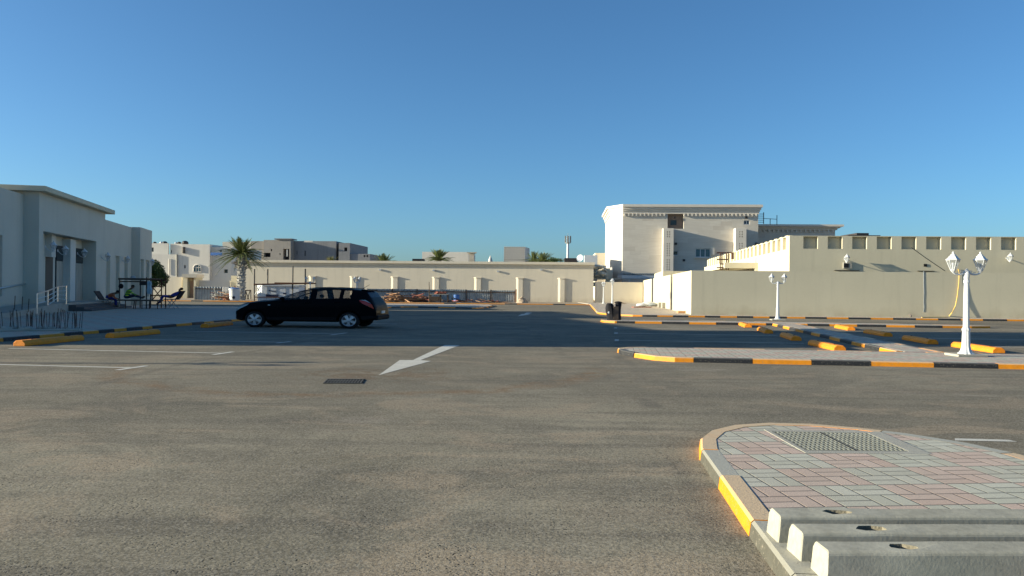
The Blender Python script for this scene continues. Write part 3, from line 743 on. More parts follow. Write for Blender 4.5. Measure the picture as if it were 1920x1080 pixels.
p = AT(1126, 523, 106); m.box((p.x-2.2, 104, 2.2), (p.x+2.2, 107, 2.75)); m.box((p.x-2.3, 103.8, 3.15), (p.x+2.3, 107, 3.3)); m.box((p.x-2.3, 103.9, 0), (p.x-2.1, 104.2, 3.2)); m.box((p.x-1.9, 106, 3.3), (p.x+1.6, 106.6, 4.4))
o = build('rooftop_clutter', m, PLASTER2); tag(o, 'jumbled beige parapets and rubble between long building and villa', 'debris')

# ================================================================ STONE VILLA
cv = nb.dot(Vector((16.1, 112)))
vx = lambda px, py=500, off=0.0: ONP(px, py, nb, cv+off)
va, vb_ = vx(1167), vx(1421); ZV = 12.9; vt = vx(1300, 384).z
vi = thing('stone_villa', (va.x, va.y, 0), 'tall cream stone clad villa with deep cornice and narrow perforated piers', 'villa')
VA, VB = Vector((va.x, va.y)), Vector((vb_.x, vb_.y)); VL = Vector((14.62, 115.2))
def uo(px0, px1, py0, py1, dep, n=nb, c=None):
    c = cv if c is None else c; a, b = ONP(px0, py0, n, c), ONP(px1, py1, n, c); o = Vector((a.x, a.y))-VA; return (o.length, (Vector((b.x, b.y))-VA).length, b.z, a.z, dep)
back_ = Vector((.066, 1)).normalized()
zc = vx(1300, 401).z
m = MB(); block(m, [tuple(VA), tuple(VB), tuple(VB+back_*16), tuple(VL+back_*13), tuple(VL)], 0, zc,
    {0: [uo(1252, 1282, 392, 429, .9), uo(1304, 1332.5, 466, 482.5, .3), uo(1394.5, 1406, 413, 421, .25), uo(1261.5, 1272, 470, 479, .25)]}); build('wall', m, STONE, vi)
m = MB()
def grow(e):
    return [VA + Vector((-.15*e, -1*e)), VB + Vector((.8*e, -e)), VB + back_*16 + Vector((.8*e, 0)), VL + back_*13 + Vector((-e, 0)), VL + Vector((-e, -.35*e))]
zt = vt
for (e, a, b) in ((.12, 0, .25), (.22, .25, .45), (.38, .45, .72), (.6, .72, 1.0)):
    m.prism([tuple(p) for p in grow(e)], zc+(zt-zc)*a+.002, zc+(zt-zc)*b)
build('cornice', m, STONETRIM, vi)
m = MB(); n_ = 34
for i in range(n_):
    if 13.6*(i/n_)*0+1252 < 1167+(1421-1167)*(i+.5)/n_ < 1282: continue
    p = VA.lerp(VB, (i+.3)/n_); q_ = VA.lerp(VB, (i+.6)/n_); m = MB(); m.obox(p, q_, .25, zc-.34, zc-.003, -.126); build('dentil', m, STONETRIM, vi)
# recessed balcony niche
ni = uo(1252, 1282, 392, 429, .9); 
m = MB(); p, q_ = VA+dxn*(ni[0]+.02), VA+dxn*(ni[1]-.02); m.obox(p, q_, .02, ni[2]+.01, ni[3]-.01, .86); build('niche_back', m, simple('brown_niche_wall', (.26, .20, .16), .9), vi)
def vwin(px0, px1, py0, py1, dep, name='window', mull=0, mat=BLUEGLASS):
    u = uo(px0, px1, py0, py1, dep); p, q_ = VA+dxn*u[0], VA+dxn*u[1]; fr = MB()
    L = (q_-p).length
    for i in range(mull+2):
        a = p + dxn*((L-.12)*i/(mull+1)); fr.obox(a, a+dxn*.12, .1, u[2]+.001, u[3]-.001, dep-.07)
    fr.obox(p+dxn*.12, q_-dxn*.12, .08, u[2]+.001, u[2]+.1, dep-.07); fr.obox(p+dxn*.12, q_-dxn*.12, .08, u[3]-.1, u[3]-.001, dep-.07)
    o = build(name, fr, WHITEMETAL, vi); g = MB(); g.obox(p+dxn*.01, q_-dxn*.01, .02, u[2]+.01, u[3]-.01, dep-.02); build('pane', g, mat, o); return o
vwin(1304, 1332.5, 466, 482.5, .3, mull=2); vwin(1394.5, 1406, 413, 421, .25, mull=1, mat=DARKGLASS); vwin(1261.5, 1272, 470, 479, .25, mull=0, mat=DARKGLASS)
u = uo(1259, 1270, 412, 421, .9); p, q_ = VA+dxn*u[0], VA+dxn*u[1]; m = MB(); m.obox(p, q_, .06, u[2], u[3], .82); build('window', m, DARKGLASS, vi)
p, q_ = vx(1301, 483.2), vx(1336, 484.8); m = MB(); m.prism([(p.x, p.y), (q_.x, q_.y), (q_.x, q_.y-.35), (p.x, p.y-.35)], q_.z, p.z); build('sill', m, STONETRIM, vi)
p, q_ = vx(1332.5, 462), vx(1338, 478); m = MB(); m.prism([(p.x, p.y), (q_.x, q_.y), (q_.x, q_.y-.5), (p.x, p.y-.5)], q_.z, vx(1335, 465).z); build('shutter_box', m, STONETRIM, vi)
for (pa_, pb_) in ((1241, 1260), (1375, 1395)):                             # perforated piers
    a, b = vx(pa_), vx(pb_); zt_ = vx(pa_, 429).z; L = b.x-a.x; A2, B2_ = Vector((a.x, a.y)), Vector((b.x, b.y))
    A3, B3_ = A2 + n2*1.25, B2_ + n2*1.25; ops = []
    for cx_ in (.36, .58):
        for (y0, y1) in ((429+4, 447), (452, 482), (484, 512)):
            z1, z0 = vx(pa_, y0).z, vx(pa_, y1).z; k = int((z1-z0)/.34)
            for i in range(k): ops.append((L*cx_, L*cx_+.13, z0+.34*i+.08, z0+.34*i+.27, .3))
    m = MB(); block(m, [tuple(A3), tuple(B3_), tuple(B2_), tuple(A2)], 0, zt_, {0: ops}, back=1); build('pier', m, [STONETRIM, DARKWOOD], vi)
for (px, py) in ((1264, 408), (1399, 408), (1267, 457), (1418, 457), (1282, 488)):
    p = vx(px, py, .003); build('spot_light', MB().box((p.x-.16, p.y-.2, p.z-.16), (p.x+.16, p.y-.02, p.z+.16)), DARKMETAL, vi)
# lower wing of the villa
cw = nb.dot(Vector((32, 118))); ra_, rb_ = ONP(1412, 430, nb, cw), ONP(1566, 430, nb, cw); zw = ONP(1500, 431, nb, cw).z; zw1 = ONP(1500, 421.5, nb, cw).z
m = MB(); RA, RB = Vector((ra_.x, ra_.y)), Vector((rb_.x, rb_.y)); block(m, [tuple(RA), tuple(RB), tuple(RB+back_*12), tuple(RA+back_*12)], 0, zw); build('lower_wing', m, STONE, vi)
m = MB()
for (e, a, b) in ((.25, 0, .35), (.55, .35, .6), (.95, .6, 1)): m.prism([tuple(RA+Vector((-.1,-e))), tuple(RB+Vector((e,-e))), tuple(RB+back_*12+Vector((e,0))), tuple(RA+back_*12)], zw+(zw1-zw)*a+.002, zw+(zw1-zw)*b)
for i in range(18): p = RA.lerp(RB, (i+.3)/18); m.obox(p, RA.lerp(RB, (i+.6)/18), .25, zw-.36, zw-.003, -.126)
build('lower_cornice', m, STONETRIM, vi)
m = MB(); s0 = AT(1420.5, 398, 113)
for dx_ in (0, .9): m.tube([s0+Vector((dx_, 0, 0)), s0+Vector((dx_, 0, -1.7))], .06, 6); m.tube([s0+Vector((dx_+2.2-dx_, 1, -.8)), s0+Vector((2.2, 1, -1.7))], .05, 6)
for k in range(5): m.tube([s0+Vector((0, 0, -.25-.3*k)), s0+Vector((.9, 0, -.25-.3*k))], .04, 6)
m.tube([s0+Vector((.9, 0, -.9)), s0+Vector((3.2, 1, -.9))], .04, 6); m.tube([s0+Vector((3.2, 1, -.3)), s0+Vector((3.2, 1, -1.7))], .05, 6)
build('roof_ladder', m, DARKMETAL, vi)

# ================================================================ BACKGROUND HOUSES, LEFT
ch = nb.dot(Vector((-40, 118)))
hx = lambda px, py=500, off=0.0: ONP(px, py, nb, ch+off)
hs = thing('white_family_house', (hx(345).x, hx(345).y, 0), 'pale two storey house with arched window and roof terrace walls far left', 'house')
def hblock(name, px0, px1, py, dep, mat, parent, z0=0.0, off=0.0, ops=()):
    a, b = hx(px0, 500, off), hx(px1, 500, off); zt = hx((px0+px1)/2, py, off).z; m = MB()
    oo = []
    for (q0, q1, y0, y1, dp) in ops:
        s, t = hx(q0, y0, off), hx(q1, y1, off); oo.append(((Vector((s.x, s.y))-Vector((a.x, a.y))).length, (Vector((t.x, t.y))-Vector((a.x, a.y))).length, t.z, s.z, dp))
    block(m, [(a.x, a.y), (b.x, b.y), (b.x+.06*dep, b.y+dep), (a.x+.06*dep, a.y+dep)], z0, zt, {0: oo}, back=1); return build(name, m, [mat, DARKGLASS], parent)
hblock('wall', 240, 341.5, 476.5, 14, WHITEWALL, hs)
hblock('wall', 341.7, 393, 458, 14, WHITEWALL, hs, ops=[(345, 348, 497, 503, .2)])
hblock('wall', 393.2, 434, 463, 12, WHITEWALL, hs, off=-.6, ops=[(420, 427, 505, 512, .2), (411.5, 416, 469, 472, .2)])
hblock('roof_terrace_wall', 240, 315, 456, .3, WHITEWALL, hs, z0=hx(300, 476).z, off=-1.2, ops=[(284, 288, 464, 472, .1)])
hblock('roof_terrace_wall', 319, 341, 457, .3, WHITEWALL, hs, z0=hx(300, 476).z, off=-1.6, ops=[(313, 316, 469, 474, .1)] and [(320, 322, 469, 474, .1)])
hblock('roof_parapet', 341.7, 345, 463, 1.0, DARKMETAL, hs, z0=hx(343, 475).z, off=.3)
m = MB(); aL, aR = hx(363.3, 503, .02), hx(377.2, 503, .02); cA = (aL+aR)/2; rr = (aR-aL).length/2; dd = (aR-aL).normalized()
arc = [cA + dd*rr*math.cos(t*math.pi/12) + Vector((0, 0, .8*rr*math.sin(t*math.pi/12)+.1)) for t in range(13)]
bot = hx(370, 509.5, .02).z; ring_ = arc + [Vector((aL.x, aL.y, bot)), Vector((aR.x, aR.y, bot))]
m.add(ring_, [tuple(range(len(ring_)))]); wn = build('arch_window', m, BLUEGLASS, hs)
m = MB(); up_ = [p+Vector((0, -.06, 0)) for p in ring_]; m.tube(up_+[up_[0]], .09, 5)
for f_ in (.33, .67): q0_ = aL.lerp(aR, f_) + Vector((0, -.06, 0)); m.tube([Vector((q0_.x, q0_.y, bot)), q0_+Vector((0,0,.75*rr))], .05, 5)
m.tube([aL+Vector((0,-.06,.1)), aR+Vector((0,-.06,.1))], .05, 5); build('window_frame', m, WHITEWALL, wn)
m = MB(); m.tube([hx(331.5, 477, .1), hx(331.5, 521, .1)], .14, 6); build('drain_pipe', m, CONC, hs)
m = MB(); m.tube([hx(317, 485, .1), hx(317, 515, .1)], .07, 6); build('drain_pipe', m, WHITEWALL, hs)
a, b = hx(395, 471.5, .5), hx(416.5, 479, .5); m = MB(); m.prism([(a.x, a.y), (b.x, b.y), (b.x, b.y-.06), (a.x, a.y-.06)], b.z, hx(395, 473.5, .5).z); build('blue_banner', m, BLUEPL, hs)
rng = random.Random(3)
for px in (290, 303, 309, 330, 336, 347):
    p = hx(px, 457, -2.5); s = rng.uniform(.25, .55); m = MB(); m.ell((p.x, p.y, p.z+.1), (s, s, s*.7), 8, 6); build('roof_vent', m, DARKMETAL if rng.random() < .6 else WHITEMETAL, hs)
# boundary wall with gatehouse
gwY = 104.0
def atb(px, py, Y=gwY): return AT(px, py, Y)
gw = thing('garden_gate_wall', (atb(340, 560).x, gwY, 0), 'beige garden wall with small gate porch beside the dark green tree', 'wall')
vol('wall', 286, 342, 519, gwY, .4, PLASTER2, parent=gw); vol('wall', 367.5, 433, 526, gwY, .4, WHITEWALL, parent=gw); vol('wall', 433.3, 456, 517, gwY-1, .5, PLASTER, parent=gw)
vol('gate_porch', 343, 351.5, 517, gwY-1, 2.0, PLASTER, parent=gw); vol('gate_porch', 363.5, 367, 517, gwY-1, 2.0, PLASTER, parent=gw)
a = atb(341.5, 516.8, gwY-1.3); b = atb(369, 516.8, gwY-1.3); m = MB(); m.box((a.x, gwY-1.4, a.z+.003-.25), (b.x, gwY+1.1, a.z+.22)); build('porch_roof', m, PLASTER2, gw)
a = atb(351.5, 521, gwY); b = atb(363.5, 521, gwY); m = MB(); m.box((a.x, gwY-.2, 0), (b.x, gwY-.1, a.z)); build('gate_door', m, TERRA, gw)
a = atb(353, 522, gwY); b = atb(362.5, 527, gwY); m = MB(); m.box((a.x, gwY-.35, b.z), (b.x, gwY-.22, a.z)); build('gate_sunlit_patch', m, simple('sunlit_patch_yellow', (.75, .6, .34), .7), gw)  # yellow panel; the sunlit patch over the gate is put into its colour
# unfinished grey building
cu = nb.dot(Vector((-50, 150)))
ux = lambda px, py=470, off=0.0: ONP(px, py, nb, cu+off)
ub_ = thing('unfinished_grey_building', (ux(540).x, ux(540).y, 0), 'large unfinished grey rendered building behind the palms and the long roof', 'building')
def ublock(name, px0, px1, py, dep, mat, off=0.0, ops=(), z0=0.0):
    a, b = ux(px0, 470, off), ux(px1, 470, off); zt = ux((px0+px1)/2, py, off).z; m = MB(); oo = []
    for (q0, q1, y0, y1, dp) in ops:
        s, t = ux(q0, y0, off), ux(q1, y1, off); oo.append(((s-a).xy.length, (t-a).xy.length, t.z, s.z, dp))
    block(m, [(a.x, a.y), (b.x, b.y), (b.x+.06*dep, b.y+dep), (a.x+.06*dep, a.y+dep)], z0, zt, {0: oo}, back=1); return build(name, m, [mat, TREADDARK], ub_)
ublock('wall', 417, 470, 453.5, 16, PLASTER3, off=0)
ublock('wall', 470.2, 494, 452, 16, GREYBLOCK2, off=.2)
ublock('wall', 494.2, 545, 450, 16, GREYBLOCK2, off=.7, ops=[(495, 507, 474, 482, 1), (531, 542, 466.5, 487, 1.2), (507.5, 510, 467, 471, .3), (524, 526, 475, 478, .3)])
ublock('roof_slab', 514, 547, 447, 3, GREYBLOCK, off=.9, z0=ux(530, 450).z+.05)
ublock('wall', 545.2, 630, 452, 16, GREYBLOCK, off=-1.0, ops=[(571, 573, 470, 480, .3), (556, 557.5, 470, 477, .3)])
ublock('wall', 635, 656, 455.5, 14, GREYBLOCK, off=-.4, ops=[(645.5, 651, 464, 471, .8)])
ublock('wall', 630.1, 634.8, 456, 12, TREADDARK, off=-2)
ublock('low_wall', 656.2, 694, 476, 10, GREYBLOCK, off=-.6, ops=[(682, 685, 478, 482, .3), (687, 690, 478, 482, .3)])
m = MB(); p = ux(537.5, 468, .9); q_ = ux(538.5, 481, .9); m.box((p.x, p.y-.2, q_.z), (q_.x+.15, p.y-.05, p.z)); build('prop', m, WHITEWALL, ub_)
ublock('white_patch', 570, 586, 451.3, .3, WHITEWALL, off=1.3, z0=ux(578, 455).z)
# distant roofs above the long building
vol('white_roof_house', 791.5, 879, 472.5, 150, 12, WHITEWALL, 'white cubic rooftop behind the palm above the long building', 'house')
t = thing('roof_turret', tuple(AT(884.5, 490, 146)), 'small square turret with flared cap on the far roofline', 'turret')
p = AT(884.5, 490, 146); m = MB(); m.box((p.x-.45, 145.5, 0), (p.x+.45, 146.4, AT(884, 476, 146).z)); build('shaft', m, PLASTER2, t)
m = MB(); z_ = AT(884, 476, 146).z; m.box((p.x-.65, 145.3, z_+.002), (p.x+.65, 146.6, z_+.15)); m.box((p.x-.9, 145.1, z_+.152), (p.x+.9, 146.8, z_+.3)); build('cap', m, PLASTER2, t)
sw = thing('lattice_screen_tower', tuple(AT(965, 490, 150)), 'white rooftop block with a grid of square holes on its face', 'tower')
a, b = AT(945, 462.5, 150), AT(984.5, 462.5, 150); L = b.x-a.x; zt_ = a.z; zb_ = AT(960, 489, 150).z; ops = []
for i in range(9):
    for j in range(6): ops.append((L*(i+.3)/9, L*(i+.72)/9, zb_+(zt_-zb_)*(j+.3)/6, zb_+(zt_-zb_)*(j+.75)/6, .4))
m = MB(); block(m, [(a.x, 150), (b.x, 150), (b.x+1.0, 155), (a.x+.8, 155)], 0, zt_, {0: ops}, back=1); build('screen_wall', m, [WHITEWALL, DARKWOOD], sw)  # hole backs get a dark colour that paints the shade within
p = AT(919.5, 489, 165); o = build('minaret_tip', MB().lathe([(.45, -9), (.45, .1), (.35, .4), (.18, .8), (.04, 1.15)], c=tuple(p), n=10), WHITEWALL, smooth=True); tag(o, 'tiny white minaret tip above the long roof beside the lattice block', 'minaret')
p = AT(783, 488, 130); o = build('roof_tank', MB().box((p.x-.9, 130, 0), (p.x+1.0, 132, p.z+.25)), TREADDARK); tag(o, 'thin dark slab on the roofline left of the white rooftop', 'roof box')
p = AT(1074, 488, 125); o = build('roof_tank', MB().box((p.x-1.3, 125, 0), (p.x+.8, 127, p.z+.35)), TREADDARK); tag(o, 'thin dark slab on the roofline beneath the mobile phone mast', 'roof box')
tw = thing('phone_mast', tuple(AT(1064.5, 490, 200)), 'slim mobile phone mast with antenna ring above the long roof', 'mast')
p = AT(1064.5, 490, 200); zt_ = AT(1064.5, 443, 200).z; build('pole', MB().lathe([(.38, 0), (.28, zt_)], c=(p.x, 200, 0), n=10), WHITEMETAL, tw, smooth=True)
m = MB(); z2 = AT(1064, 456, 200).z
m.lathe([(.75, z2), (.8, z2+.12)], c=(p.x, 200, 0), n=12); m.tube([(p.x, 200, zt_), (p.x, 200, zt_+.8)], .04, 5)
for k in range(6):
    t_ = k*math.pi/3+.3; m.box((p.x+.75*math.cos(t_)-.12, 200+.75*math.sin(t_)-.12, z2+.2), (p.x+.75*math.cos(t_)+.12, 200+.75*math.sin(t_)+.12, zt_+.1))
build('antenna_ring', m, CONC, tw)

r = thing('stair_cage', tuple(Vector((AT(1362, 505, 62).x, 62, 2.9))), 'dark open ladder cage rising beside the sunlit side of the niched building', 'ladder cage')
for px in (1350.5, 1354, 1362, 1365.5, 1373.5):
    y0 = 474 if px != 1373.5 else 473; y1 = 506 if px < 1370 else 486
    build('upright', MB().tube([AT(px, y0, 62), AT(px, y1, 62)], .045 if px < 1370 else .11, 6), RUST, r)
for (y, xa, xb) in ((474, 1344, 1374), (486.5, 1344, 1366), (495, 1350, 1366), (502, 1344, 1363)): build('rung', MB().tube([AT(xa, y, 62.05), AT(xb, y, 62.05)], .05, 5), RUST, r)
# ================================================================ STREET LAMPS
def make_lamp():
    r = thing('street_lamp', (0, 0, 0), 'x', 'street lamp', 'twin lantern street lamps')
    build('base_plate', MB().box((-.36, -.30, 0), (.36, .30, .055)), CONCPALE, r, bevel=.01)
    m = MB(); m.lathe([(.185,.056),(.18,.072),(.14,.10),(.115,.16),(.095,.24),(.09,.40),(.083,.60),(.094,.62),(.094,.66),(.078,.68),(.070,.70),(.066,1.1),(.056,1.75),(.066,1.78),(.066,1.82),(.056,1.85),(.064,1.93),(.066,2.0),(.058,2.06),(.03,2.09),(.01,2.12)], n=24, flute=.10)
    build('post', m, WHITEMETAL, r, smooth=False)
    for s in (-1, 1):
        m = MB(); c = Vector((.33*s, 0, 2.02))
        pts = [Vector((.06*s, 0, 2.03)), Vector((.11*s, 0, 1.985)), Vector((.17*s, 0, 1.97)), Vector((.24*s, 0, 1.975)), Vector((.30*s, 0, 1.995)), c + Vector((0, 0, .01))]
        m.tube(pts, [.03, .026, .022, .02, .02, .024], 8)
        m.tube([Vector((.10*s+.03*math.cos(t), 0, 2.035+.03*math.sin(t))) for t in [i*.7 for i in range(8)]], .009, 5)
        m.tube([Vector((.19*s+.022*math.cos(t), 0, 2.01+.022*math.sin(t))) for t in [i*.7 for i in range(8)]], .008, 5)
        build('arm', m, WHITEMETAL, r, smooth=True)
        f, g = MB(), MB(); lantern(f, g, (.33*s, 0, 2.03), 1.0)
        l = build('lantern', f, WHITEMETAL, r); build('lamp_glass', g, LAMPGLASS, l)
    return r
lamp0 = make_lamp()
def put(o, loc, rz, label): o.location = loc; o.rotation_euler = (0, 0, rz); o['label'] = label; return o
LAMPS = [(G(1811, 667.5, .104), 0.0, 'largest and nearest white twin lantern street lamp, on the kerbed island at right'),
         (G(1458, 600.5, .104), -.1, 'white twin lantern street lamp where the paved strip meets the far island'),
         (AT(1148, 579, 63.5), 1.35, 'thin white street lamp rising just behind the black sacks'),
         (AT(1131.5, 570.5, 86), 1.2, 'smallest far white street lamp against the low end wall'),
         (AT(669, 570, 66), 1.1, 'white street lamp showing above the car roof towards its rear'),
         (AT(581, 570, 68), .25, 'white street lamp showing above the car roof beside the dark scaffold poles')]
for i, (p, rz, lab) in enumerate(LAMPS):
    o = lamp0 if i == 0 else copy_tree(lamp0); z = .104 if p.z > .0 or i > 1 else .104; put(o, (p.x, p.y, .104), rz, lab)
put(copy_tree(lamp0), (-15.9, 15.42, .104), 1.2, 'white street lamp on the left pavement just outside the view, its shadow on the asphalt')

# ================================================================ WHEEL STOPS
def make_stop():
    r = thing('wheel_stop', (0, 0, 0), 'x', 'wheel stop', 'yellow concrete wheel stops')
    m = MB(); L = 1.22; w_, h_ = .165, .155
    prof = [(-w_, 0), (-w_, .085), (-w_*.55, h_), (w_*.55, h_), (w_, .085), (w_, 0)]
    vs = [(x, y, z) for y in (-L, L) for (x, z) in prof]; n = 6
    fs = [(i, (i+1) % n, n+(i+1) % n, n+i) for i in range(n)] + [tuple(range(n-1, -1, -1)), tuple(range(n, 2*n))]
    m.add(vs, fs); build('concrete_bar', m, YSTOP, r, solid=True, bevel=.012)
    m = MB()
    for y in (-.75, .75): m.lathe([(.03, h_+.002), (.03, h_+.012), (.018, h_+.018)], c=(0, y, 0), n=8)
    build('fixing_bolt', m, RUST, r); return r
stop0 = make_stop()
def axis(p, q): d = (q-p); return math.atan2(d.y, d.x) - math.pi/2
STOPS = [((29, 650), (154, 637.5), 'long sunlit yellow wheel stop at far left in front of the kerb'),
         ((202, 634.5), (296, 625.5), 'yellow wheel stop in the shade, second from the far left'),
         ((375, 615.5), (437, 608.5), 'shaded yellow wheel stop just left of the black car'),
         ((1407, 616), (1388, 608.5), 'smallest and farthest yellow wheel stop left of the paved strip, near the lamp foot'),
         ((1445, 627), (1424, 618.5), 'shaded yellow wheel stop left of the paved strip, second from the far lamp'),
         ((1497, 640.5), (1467.5, 630), 'shaded yellow wheel stop left of the paved strip, third from the far lamp'),
         ((1573, 658), (1526, 647), 'bright sunlit yellow wheel stop closest to the middle island, left of the paved strip'),
         ((1602, 621), (1566, 613.8), 'sunlit yellow wheel stop right of the paved strip, farthest of its row'),
         ((1669, 632), (1623, 624), 'fully shaded yellow wheel stop right of the paved strip'),
         ((1755, 647), (1695, 636), 'yellow wheel stop right of the paved strip, half in sun and half in shade'),
         ((1872, 662.5), (1794, 650.5), 'sunlit yellow wheel stop partly hidden behind the near lamp post')]
for i, (a, b, lab) in enumerate(STOPS):
    p, q = G(*a), G(*b); c = (p+q)/2; o = stop0 if i == 0 else copy_tree(stop0); put(o, (c.x, c.y, .001), axis(p, q), lab)

# ================================================================ BARE CONCRETE STOPS ON THE NEAR ISLAND
def evaluated(o):
    dg = bpy.context.evaluated_depsgraph_get(); me = bpy.data.meshes.new_from_object(o.evaluated_get(dg)); o.modifiers.clear(); o.data = me; return o
def cut(o, cutters):
    for c in cutters:
        md = o.modifiers.new('cut', 'BOOLEAN'); md.operation = 'DIFFERENCE'; md.object = c; md.solver = 'EXACT'
    bpy.context.view_layer.update(); evaluated(o)
    for c in cutters: bpy.data.objects.remove(c, do_unlink=True)
ROUGHCON = simple('raw_concrete_bar', (.34, .325, .265), .9, .28, 3.2, 30, spec=.2, bump=.12, bs=60)
HOLEIN = simple('shaded_broken_concrete', (.20, .18, .135), .95, .3, 20, 80, bump=.8)  # broken concrete, coloured darker for the shade inside the holes
rng = random.Random(11)
BARS = [((1443.3, 1000), 1.60, 4.80, 'raw grey concrete wheel stop farthest back of the three on the near island', 1575, 962),
        ((1482.7, 1031.7), 1.615, 4.485, 'raw grey concrete wheel stop between the two others on the near island', 1638, 993),
        ((1521.7, 1073.3), 1.63, 4.175, 'nearest raw grey concrete wheel stop at the bottom right corner', 1694, 1025)]
for k, (pp, x0, yb, lab, hx_, hy_) in enumerate(BARS):
    r = thing('concrete_wheel_stop', (x0+1.2, yb-.13, .103), lab, 'wheel stop', 'raw concrete wheel stops')
    prof = [(0, 0), (.0, .125), (.022, .158), (.182, .158), (.196, .145), (.206, .05), (.212, 0)]     # distance towards the camera, height
    nseg = 10; vs, fs = [], []
    for i in range(nseg+1):
        f = i/nseg; x = x0 + 2.42*f
        for j, (d, z) in enumerate(prof):
            jj = rng.uniform(-.004, .004); e = (.03*(z/.158) if i == 0 else 0)
            vs.append((x + e*.6 + (jj if i in (0, nseg) else 0), yb - d + .02*f*2.4 + jj*.4, .103 + z + (jj*.6 if z > 0 else 0)))
    n = len(prof)
    for i in range(nseg):
        for j in range(n): a, b = i*n+j, i*n+(j+1) % n; fs.append((a, b, b+n, a+n))
    fs += [tuple(range(n-1, -1, -1)), tuple(range(nseg*n, nseg*n+n))]
    bar = build('concrete_bar', MB().add(vs, fs), [ROUGHCON, HOLEIN], r, solid=True, bevel=.006)
    cutters = []
    for (cx_, s_) in ((G(hx_, hy_, .261).x, 1.0), (x0+1.95, .9)):
        c = MB(); c.cur = 1; T = []
        pr = []
        for q in range(9):
            t = 2*math.pi*q/9; rr = (.060 + rng.uniform(-.016, .018))*s_; pr.append((cx_ + rr*1.45*math.cos(t), yb - .108 + .02*(cx_-x0) + rr*.72*math.sin(t)))
        c.prism(pr, .155, .30); co = build('cutter', c, [ROUGHCON, HOLEIN], None, solid=True); cutters.append(co)
    # cutters are in world space, the bar hangs under its empty: bring them into the same frame through the empty's location
    cut(bar, cutters)
# perforated cover plates let into the paving
cv_ = thing('access_cover', (3.0, 7.2, .1), 'perforated concrete double cover plate let into the near island paving', 'access cover')
qs = [G(1446.7, 808.6, .108), G(1626.7, 812, .108), G(1703, 846.5, .108), G(1511, 844.5, .108)]
def bil(u, v, z=None):
    p = qs[0].lerp(qs[1], u).lerp(qs[3].lerp(qs[2], u), v); return Vector((p.x, p.y, z if z is not None else p.z))
m = MB(); 
def ringq(u0, u1, v0, v1, z):
    m.prism([tuple(bil(*q)[:2]) for q in ((u0, v0), (u1, v0), (u1, v1), (u0, v1))], .09, z)
ringq(-.05, 1.17, -.10, -.003, .1105); ringq(-.05, 1.17, 1.003, 1.12, .1105); ringq(-.05, -.003, 0, 1, .1105); ringq(1.003, 1.17, 0, 1, .1108); build('frame', m, CONCPALE, cv_, solid=True)
for (u0, u1) in ((.004, .487), (.513, .996)):
    m = MB(); nu, nv = 11, 9
    for i in range(nu):
        for j in range(nv):
            a0, a1 = u0+(u1-u0)*i/nu, u0+(u1-u0)*(i+1)/nu; b0, b1 = .01+.98*j/nv, .01+.98*(j+1)/nv
            h0, h1, g0, g1 = a0+(a1-a0)*.2, a0+(a1-a0)*.8, b0+(b1-b0)*.2, b0+(b1-b0)*.8
            O_ = [bil(*q, .1102) for q in ((a0, b0), (a1, b0), (a1, b1), (a0, b1))]; I_ = [bil(*q, .1102) for q in ((h0, g0), (h1, g0), (h1, g1), (h0, g1))]; D_ = [bil(*q, .1075) for q in ((h0, g0), (h1, g0), (h1, g1), (h0, g1))]
            for e in range(4):
                f_ = (e+1) % 4; m.quad(O_[e], O_[f_], I_[f_], I_[e]); m.quad(I_[e], I_[f_], D_[f_], D_[e])
    o = build('cover_plate', m, simple('cast_cover_plate', (.30, .30, .24), .85, .25, 5, 40), cv_); 
m = MB(); m.prism([tuple(bil(*q)[:2]) for q in ((.001, .001), (.999, .001), (.999, .999), (.001, .999))], .05, .1078); build('pit', m, TREADDARK, cv_)  # dark slab under the plates, painting shade into the shallow holes
# road drain
dg_ = thing('drain_grate', (-3, 13.5, 0), 'dark slotted drain grate in the asphalt left of the road arrow', 'drain grate')
ds = [G(614, 711, .004), G(685.5, 711.5, .004), G(680, 719.3, .004), G(605.5, 719, .004)]
def dl(u, v, z): p = ds[0].lerp(ds[1], u).lerp(ds[3].lerp(ds[2], u), v); return (p.x, p.y, z)
m = MB(); m.add([dl(0, 0, .003), dl(1, 0, .003), dl(1, 1, .003), dl(0, 1, .003)], [(0,1,2,3)]); build('pit', m, simple('drain_shade_black', (.006, .006, .006), 1), dg_)  # near-black sheet on the asphalt, painting the shade below the grate
m = MB()
def bar_(u0, u1, v0, v1, z=.014): 
    c = [dl(u0, v0, 0), dl(u1, v0, 0), dl(u1, v1, 0), dl(u0, v1, 0)]; m.prism([q[:2] for q in c], .004, z)
for i in range(13): bar_(i/13+.0, i/13+.026, .02, .98)
for v in (0, .47, .95): bar_(0, 1, v, v+.05, .0155)
build('slatted_grate', m, simple('cast_iron', (.10, .095, .085), .8, .3), dg_, solid=True)

